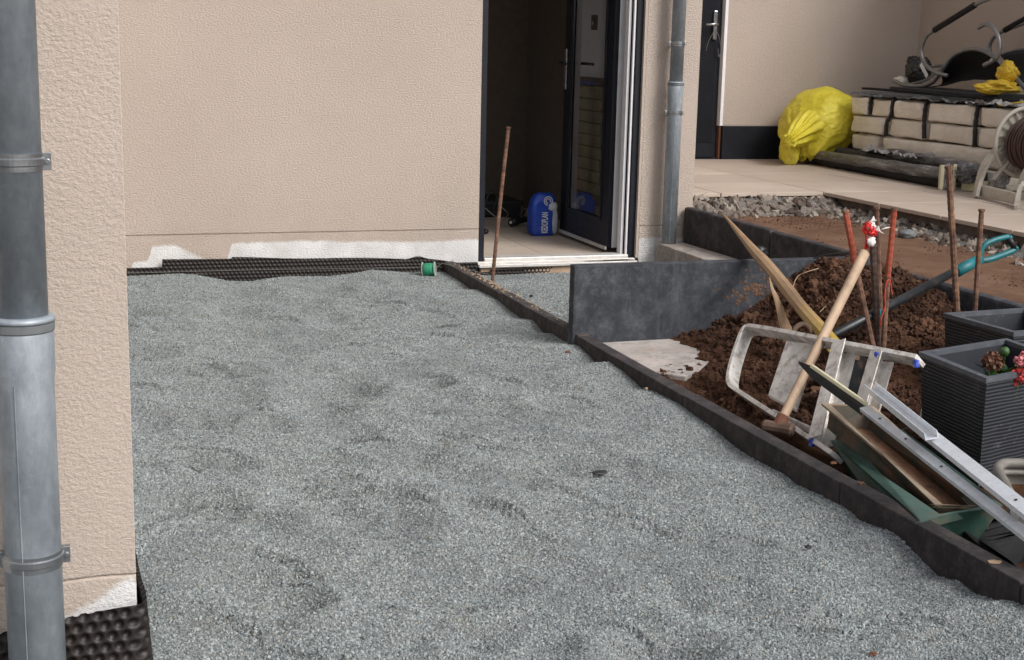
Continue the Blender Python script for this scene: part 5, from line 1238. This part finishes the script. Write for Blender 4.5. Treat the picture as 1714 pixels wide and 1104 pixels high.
# flowers: petals built one by one around a head
def leafmesh(name, l, w_, mt, curl=0.3):
    vs = []; fs = []
    for i in range(5):
        t = i / 4; ww = w_ * math.sin(math.pi * min(0.98, 0.12 + t * 0.86)) / 2
        for s_ in (-1, 0, 1): vs.append((s_ * ww, t * l, curl * l * (t * t) - (0.12 * ww if s_ == 0 else 0)))
    for i in range(4):
        for k_ in range(2): fs.append((i * 3 + k_, i * 3 + k_ + 1, i * 3 + k_ + 4, i * 3 + k_ + 3))
    me = bpy.data.meshes.new(name); me.from_pydata(vs, [], fs); me.materials.append(M[mt]); return me
def bloom(c, r, mt, n_, label, seed, petal=0.012):
    rr_ = random.Random(seed); t = empty('flower', (c[0], c[1], c[2]), label=label, cat='flower')
    me = leafmesh('petal', petal, petal * 1.05, mt)
    for i in range(n_):
        th = math.acos(1 - 1.5 * (i + 0.5) / n_); ph = i * 2.39996
        d = Vector((math.sin(th) * math.cos(ph), math.sin(th) * math.sin(ph), math.cos(th)))
        o = bpy.data.objects.new('petal', me); COL.objects.link(o); o.parent = t
        o.location = d * r * rr_.uniform(0.75, 1.0)
        q = d.to_track_quat('Z', 'Y') @ Euler((rr_.uniform(-0.7, 0.7), rr_.uniform(-0.7, 0.7), rr_.uniform(0, 6.28))).to_quaternion()
        o.rotation_euler = q.to_euler(); s_ = rr_.uniform(0.7, 1.25); o.scale = (s_, s_, s_)
    MB().tube([Vector(c) - Vector((0, 0, r * 0.5)), Vector(c) - Vector((0.01, -0.01, 0.14))], 0.003, 6).build('stem', 'leaf', t)
    return t
bloom((2.619, 3.386, 0.315), 0.030, 'petal_brown', 170, 'faded brown hydrangea head in the planter', 3)
bloom((2.658, 3.314, 0.285), 0.026, 'petal_red', 110, 'red flower head low in the planter', 4, 0.011)
bloom((2.717, 3.373, 0.315), 0.024, 'petal_pink', 90, 'pink flower head at the right edge of the planter', 5, 0.012)
def leafclump(c, n_, label, seed, l=0.045, spread=0.05):
    rr_ = random.Random(seed); t = empty('plant_leaves', c, label=label, cat='plant')
    me = leafmesh('leaf', l, l * 0.7, 'leaf', 0.2)
    for i in range(n_):
        o = bpy.data.objects.new('leaf', me); COL.objects.link(o); o.parent = t
        o.location = (rr_.uniform(-spread, spread), rr_.uniform(-spread, spread), rr_.uniform(-0.02, 0.02)); o.rotation_euler = (rr_.uniform(-0.5, 0.9), rr_.uniform(-0.4, 0.4), rr_.uniform(0, 6.28))
    return t
leafclump((2.694, 3.401, 0.270), 26, 'green leaves between the flower heads in the planter', 8)
leafclump((2.619, 3.406, 0.262), 14, 'broad green leaves under the faded flower head', 10, 0.04, 0.035)
fb_ = empty('flower', (2.731, 3.479, 0.320), label='round green bud on a thin stem above the faded flower head', cat='flower')
MB().tube(smooth_path([(2.737, 3.487, 0.318), (2.770, 3.529, 0.270), (2.913, 3.721, 0.200)]), 0.003, 6).build('stem', 'leaf', fb_)
blob('bud', (2.726, 3.474, 0.325), (0.014, 0.014, 0.015), 'leaf', fb_, sub=3, amp=0.1)

# green troughs
M['trough_mud'] = simple('dried_mud', (0.17, 0.085, 0.048), 0.95, 0, 0.4, 20, 0.8, 60, 0.006)
M['trough_rim'] = simple('pale_worn_rim', (0.27, 0.21, 0.15), 0.7, 0, 0.3, 14)
M['green_l'] = simple('faded_green_rim', (0.075, 0.135, 0.115), 0.5, 0, 0.2, 14, dirt=(0.16, 0.12, 0.08), dscale=9, damt=0.25)
def trough(far_c, near_c, wdir, w_, dep, mt, label, tilt_pts=None, lip=0.012, th=0.004, name='plant_trough', rimh=0.022, taper=0.78, fill='soil', rimmat=None):
    """open box: rim runs far_c -> near_c, width vector wdir, depth vector dep"""
    a = Vector(far_c); b = Vector(near_c); wv = Vector(wdir).normalized() * w_; dv = Vector(dep)
    ld_ = (b - a).normalized(); L = (b - a).length
    t = empty(name, a, label=label, cat='plant trough', group='long plant troughs')
    c = a + (b - a) / 2 + wv / 2
    R_ = [a, b, b + wv, a + wv]
    s_ = 0.86
    Bt = [c + (ld_ * ((p - c).dot(ld_)) * 0.95) + (wv.normalized() * ((p - c).dot(wv.normalized())) * taper) + dv for p in R_]
    mb = MB()
    for e in range(4):
        A, B, C_, D_ = R_[e], R_[(e + 1) % 4], Bt[(e + 1) % 4], Bt[e]
        mb.add([A, B, C_, D_], [(0, 1, 2, 3)])
    mb.add(Bt, [(0, 1, 2, 3)])
    mb.build('body', mt, t, solid=th)
    mb = MB(); up = -dv.normalized()
    Ro = [c + ld_ * ((p - c).dot(ld_) + math.copysign(lip, (p - c).dot(ld_))) + wv.normalized() * ((p - c).dot(wv.normalized()) + math.copysign(lip, (p - c).dot(wv.normalized()))) for p in R_]
    for e in range(4):
        A, B, C_, D_ = Ro[e], Ro[(e + 1) % 4], R_[(e + 1) % 4], R_[e]
        mb.hexa([A - up * rimh, B - up * rimh, C_ - up * 0.004, D_ - up * 0.004], [A + up * 0.003, B + up * 0.003, C_ + up * 0.003, D_ + up * 0.003])
    mb.build('rim', rimmat or mt, t, bevel=0.002)
    cb = sum(Bt, Vector()) / 4
    Fl = [cb + (p - cb) * 0.97 - dv * 0.10 for p in Bt]; Fd = [p + dv * 0.05 for p in Fl]
    MB().hexa(Fd, Fl).build('soil_residue', fill, t)
    return t
trough((2.189, 3.533, 0.066), (2.109, 2.875, 0.062), (1, 0.10, 0), 0.20, (0, 0, -0.13), 'green', 'dark green plastic trough sunk in the bed beside the kerb', lip=0.007, rimmat='green_l', rimh=0.02, taper=0.9)
trough((2.201, 3.571, 0.165), (2.142, 2.944, 0.062), (1, -0.16, -0.05), 0.135, (0.008, 0.0, -0.066), 'green_rust', 'muddy trough resting tilted inside the green one', lip=0.003, rimh=0.005, taper=0.93, fill='trough_mud', rimmat='trough_rim')
trough((2.175, 2.799, 0.015), (2.137, 2.485, 0.015), (1, 0.12, 0), 0.20, (0, 0, -0.13), 'black_mat', 'black trough in the shade right of the green one', fill='black_mat')
trough((2.212, 2.947, 0.000), (2.202, 2.843, 0.000), (1, 0.12, 0), 0.34, (0, 0, -0.12), 'black_mat', 'small black tray between the troughs', fill='black_mat')

# metal drywall channels
def channel(a, b, w_, h, mt, label, up=(0, 0, 1), th=0.0025, holes=(), name='metal_channel', roll=0):
    t = empty(name, a, label=label, cat='metal channel', group='metal channels lying over the troughs')
    pr = [(-w_ / 2, 0), (-w_ / 2, h), (-w_ / 2 + th, h), (-w_ / 2 + th, th), (w_ / 2 - th, th), (w_ / 2 - th, h), (w_ / 2, h), (w_ / 2, 0)]
    if roll: pr = [(x * math.cos(roll) - y * math.sin(roll), x * math.sin(roll) + y * math.cos(roll)) for x, y in pr]
    MB().prof(pr, (a, b), up).build('profile', mt, t)
    a = Vector(a); b = Vector(b); d = (b - a).normalized(); s_ = d.cross(Vector(up)).normalized(); u = s_.cross(d)
    for q in holes:
        c = a.lerp(b, q)
        nrm = (u * math.cos(roll) - s_ * math.sin(roll)) if roll else u
        MB().lathe(c - nrm * 0.0012, [(0.0038, 0), (0.0038, 0.001)], 10, -nrm).build('screw_hole', 'black', t)
    return t
# long front channel over the troughs
channel((2.181, 3.364, 0.215), (1.973, 2.354, 0.190), 0.026, 0.012, 'zinc', 'long shiny zinc channel, lowest of the pile, ending at the cream strip', (0.25, -0.35, -1), holes=(0.12, 0.3, 0.52))
channel((2.147, 3.028, 0.245), (1.984, 2.349, 0.232), 0.034, 0.016, 'zinc', 'zinc channel overlapping the open one beside the planter', (0.25, -0.35, -1), holes=(0.1, 0.8))
channel((2.242, 3.428, 0.245), (2.104, 2.929, 0.245), 0.034, 0.020, 'zinc', 'short open zinc channel end showing its hollow side', (-0.2, 0.2, 1))
channel((2.148, 2.940, 0.228), (2.070, 2.623, 0.222), 0.030, 0.016, 'zinc', 'short zinc connector piece between the two long channels', (0.25, -0.35, -1))
o = MB().tube([(2.130, 3.650, 0.282), (2.148, 3.589, 0.262), (2.189, 3.375, 0.205)], [0.004, 0.020, 0.023], 4, True, 0.25).build('dark_strip', 'black', bevel=0.001); tag(o, 'black edge strip projecting past the sledgehammer handle', 'strip')
o = MB().beam((2.148, 3.606, 0.280), (2.188, 3.363, 0.222), 0.012, 0.012, (0.4, -0.3, 1)).build('cream_strip', 'cream', bevel=0.003); tag(o, 'cream strip projecting from the zinc channel over the ladder', 'strip')
# connector nut at far right
o = MB().tube([(2.032, 2.497, 0.200), (2.019, 2.451, 0.200)], 0.018, 6).build('clamp_nut', 'steel'); tag(o, 'dark metal clamp at the near end of the zinc channels', 'clamp')

# grey tub with rounded rim
tb = empty('grey_tub', (2.520, 3.060, 0.020), label='grey plastic tub with thick rounded rim below the planter', cat='tub')
rimp = smooth_path([(2.078, 2.466, 0.120), (2.166, 2.668, 0.150), (2.248, 2.823, 0.155), (2.294, 2.905, 0.155), (2.334, 2.948, 0.155), (2.371, 2.956, 0.155), (2.451, 2.919, 0.155), (2.484, 2.847, 0.155)], 7)
MB().tube(rimp, 0.013, 12).build('rim', 'greyplas', tb, smooth=True)
wl = MB(); vs = []; fs = []
cc = Vector((2.558, 3.007, 0.000))
for i, p in enumerate(rimp):
    q = p.lerp(Vector((cc.x, cc.y, p.z)), 0.12); q.z -= 0.06; vs += [tuple(p), tuple(q)]
for i in range(len(rimp) - 1): fs.append((2 * i, 2 * i + 2, 2 * i + 3, 2 * i + 1))
wl.add(vs, fs).build('tub_wall', 'greyplas', tb, solid=0.005)
wl = MB(); 
MB().tube([tuple(np.add(p, (-0.004, -0.002, -0.024))) for p in rimp[8:-6]], 0.008, 8).build('lower_lip', 'greyplas', tb, smooth=True)

mb = MB(); rr_ = random.Random(12)
for i in range(150):
    y = 6.35 + rr_.gauss(0, 0.45); x = rr_.uniform(2.02, 2.075); z = 0.055; r_ = rr_.uniform(0.002, 0.005)
    q = [Vector((rr_.uniform(-1, 1), rr_.uniform(-1, 1), rr_.uniform(-0.3, 0.6))) * r_ for _ in range(2)]
    mb.hexa([(x - r_, y - r_, z), (x + r_, y - r_ * .7, z), (x + r_ * .8, y + r_, z), (x - r_ * .6, y + r_ * .9, z)], [(x - r_ * .7 + q[0].x * .4, y - r_ * .8, z + r_ * .9), (x + r_ * .8, y - r_ * .5, z + r_), (x + r_ * .5, y + r_ * .8, z + r_ * 1.1), (x - r_ * .5, y + r_ * .6 + q[1].y * .3, z + r_ * .8)])
tag(mb.build('spilled_chips', 'straw'), 'stone chips and crumbs spilled on the kerb before the door', 'gravel', kind='stuff')
# ================================================================ SMALL THINGS ON THE GRAVEL
sp0 = empty('twine_spool', (1.862, 6.911, 0.050), label='spool of green twine with clear flanges on the gravel by the wall', cat='spool')
sc = Vector((1.902, 7.060, 0.028)); ax = Vector((1, -0.45, 0.1)).normalized()
MB().tube([sc - ax * 0.028, sc - ax * 0.01, sc + ax * 0.01, sc + ax * 0.028], [0.033, 0.036, 0.035, 0.033], 20).build('twine', 'greenth', sp0, smooth=True)
for s_ in (-1, 1):
    MB().lathe(sc + ax * 0.032 * s_, [(0.0, -0.0015), (0.041, -0.0015), (0.041, 0.0015), (0.013, 0.0015), (0.0, 0.0017)], 24, ax).build('flange', 'clearp', sp0)
o = MB().tube([(0.14, 7.128, 0.043), (1.0, 7.10, 0.046), tuple(sc - ax * 0.02 + Vector((0, -0.03, 0.02)))], 0.0011, 6).tube([tuple(sc + ax * 0.025), (1.97, 7.05, 0.062), (2.186, 6.876, 0.02)], 0.0016, 6).build('string_line', 'string'); tag(o, 'thin string line stretched from the wall past the spool to the rod', 'string')
def bit(c, r, mt, label, cat, seed):
    o = blob('debris_piece', c, r, mt, sub=2, amp=0.5, fr=1.5, seed=seed, smooth=False); tag(o, label, cat); return o
bit((1.464, 3.562, 0.014), (0.022, 0.013, 0.007), 'shard', 'flat dark shard lying alone in the middle of the gravel', 'shard', 1)
bit((1.938, 5.087, 0.012), (0.012, 0.008, 0.006), 'brownbit', 'small brown lump on the gravel near the kerb', 'debris', 2)
bit((1.739, 2.877, 0.012), (0.009, 0.006, 0.005), 'shard', 'small dark pebble on the gravel near the right front', 'pebble', 3)
bit((1.551, 2.291, 0.012), (0.009, 0.007, 0.005), 'brownbit', 'small rusty brown pebble at the bottom edge', 'pebble', 4)
bit((2.199, 6.284, 0.016), (0.010, 0.007, 0.006), 'shard', 'tiny black crumb in the gravel pocket beside the kerb', 'debris', 5)
bit((2.057, 3.156, 0.062), (0.010, 0.008, 0.004), 'brownbit', 'flake of soil on the kerb beside the green trough', 'debris', 6)
bit((2.078, 3.336, 0.064), (0.009, 0.007, 0.005), 'brownbit', 'small clay lump on the kerb before the ladder', 'debris', 7)
bit((2.035, 2.559, 0.062), (0.016, 0.012, 0.003), 'straw', 'pale mortar crumbs on the nearest kerbstone', 'debris', 8)
bit((1.921, 4.282, 0.060), (0.006, 0.005, 0.004), 'straw', 'tiny pale crumb beside the kerb', 'debris', 9)
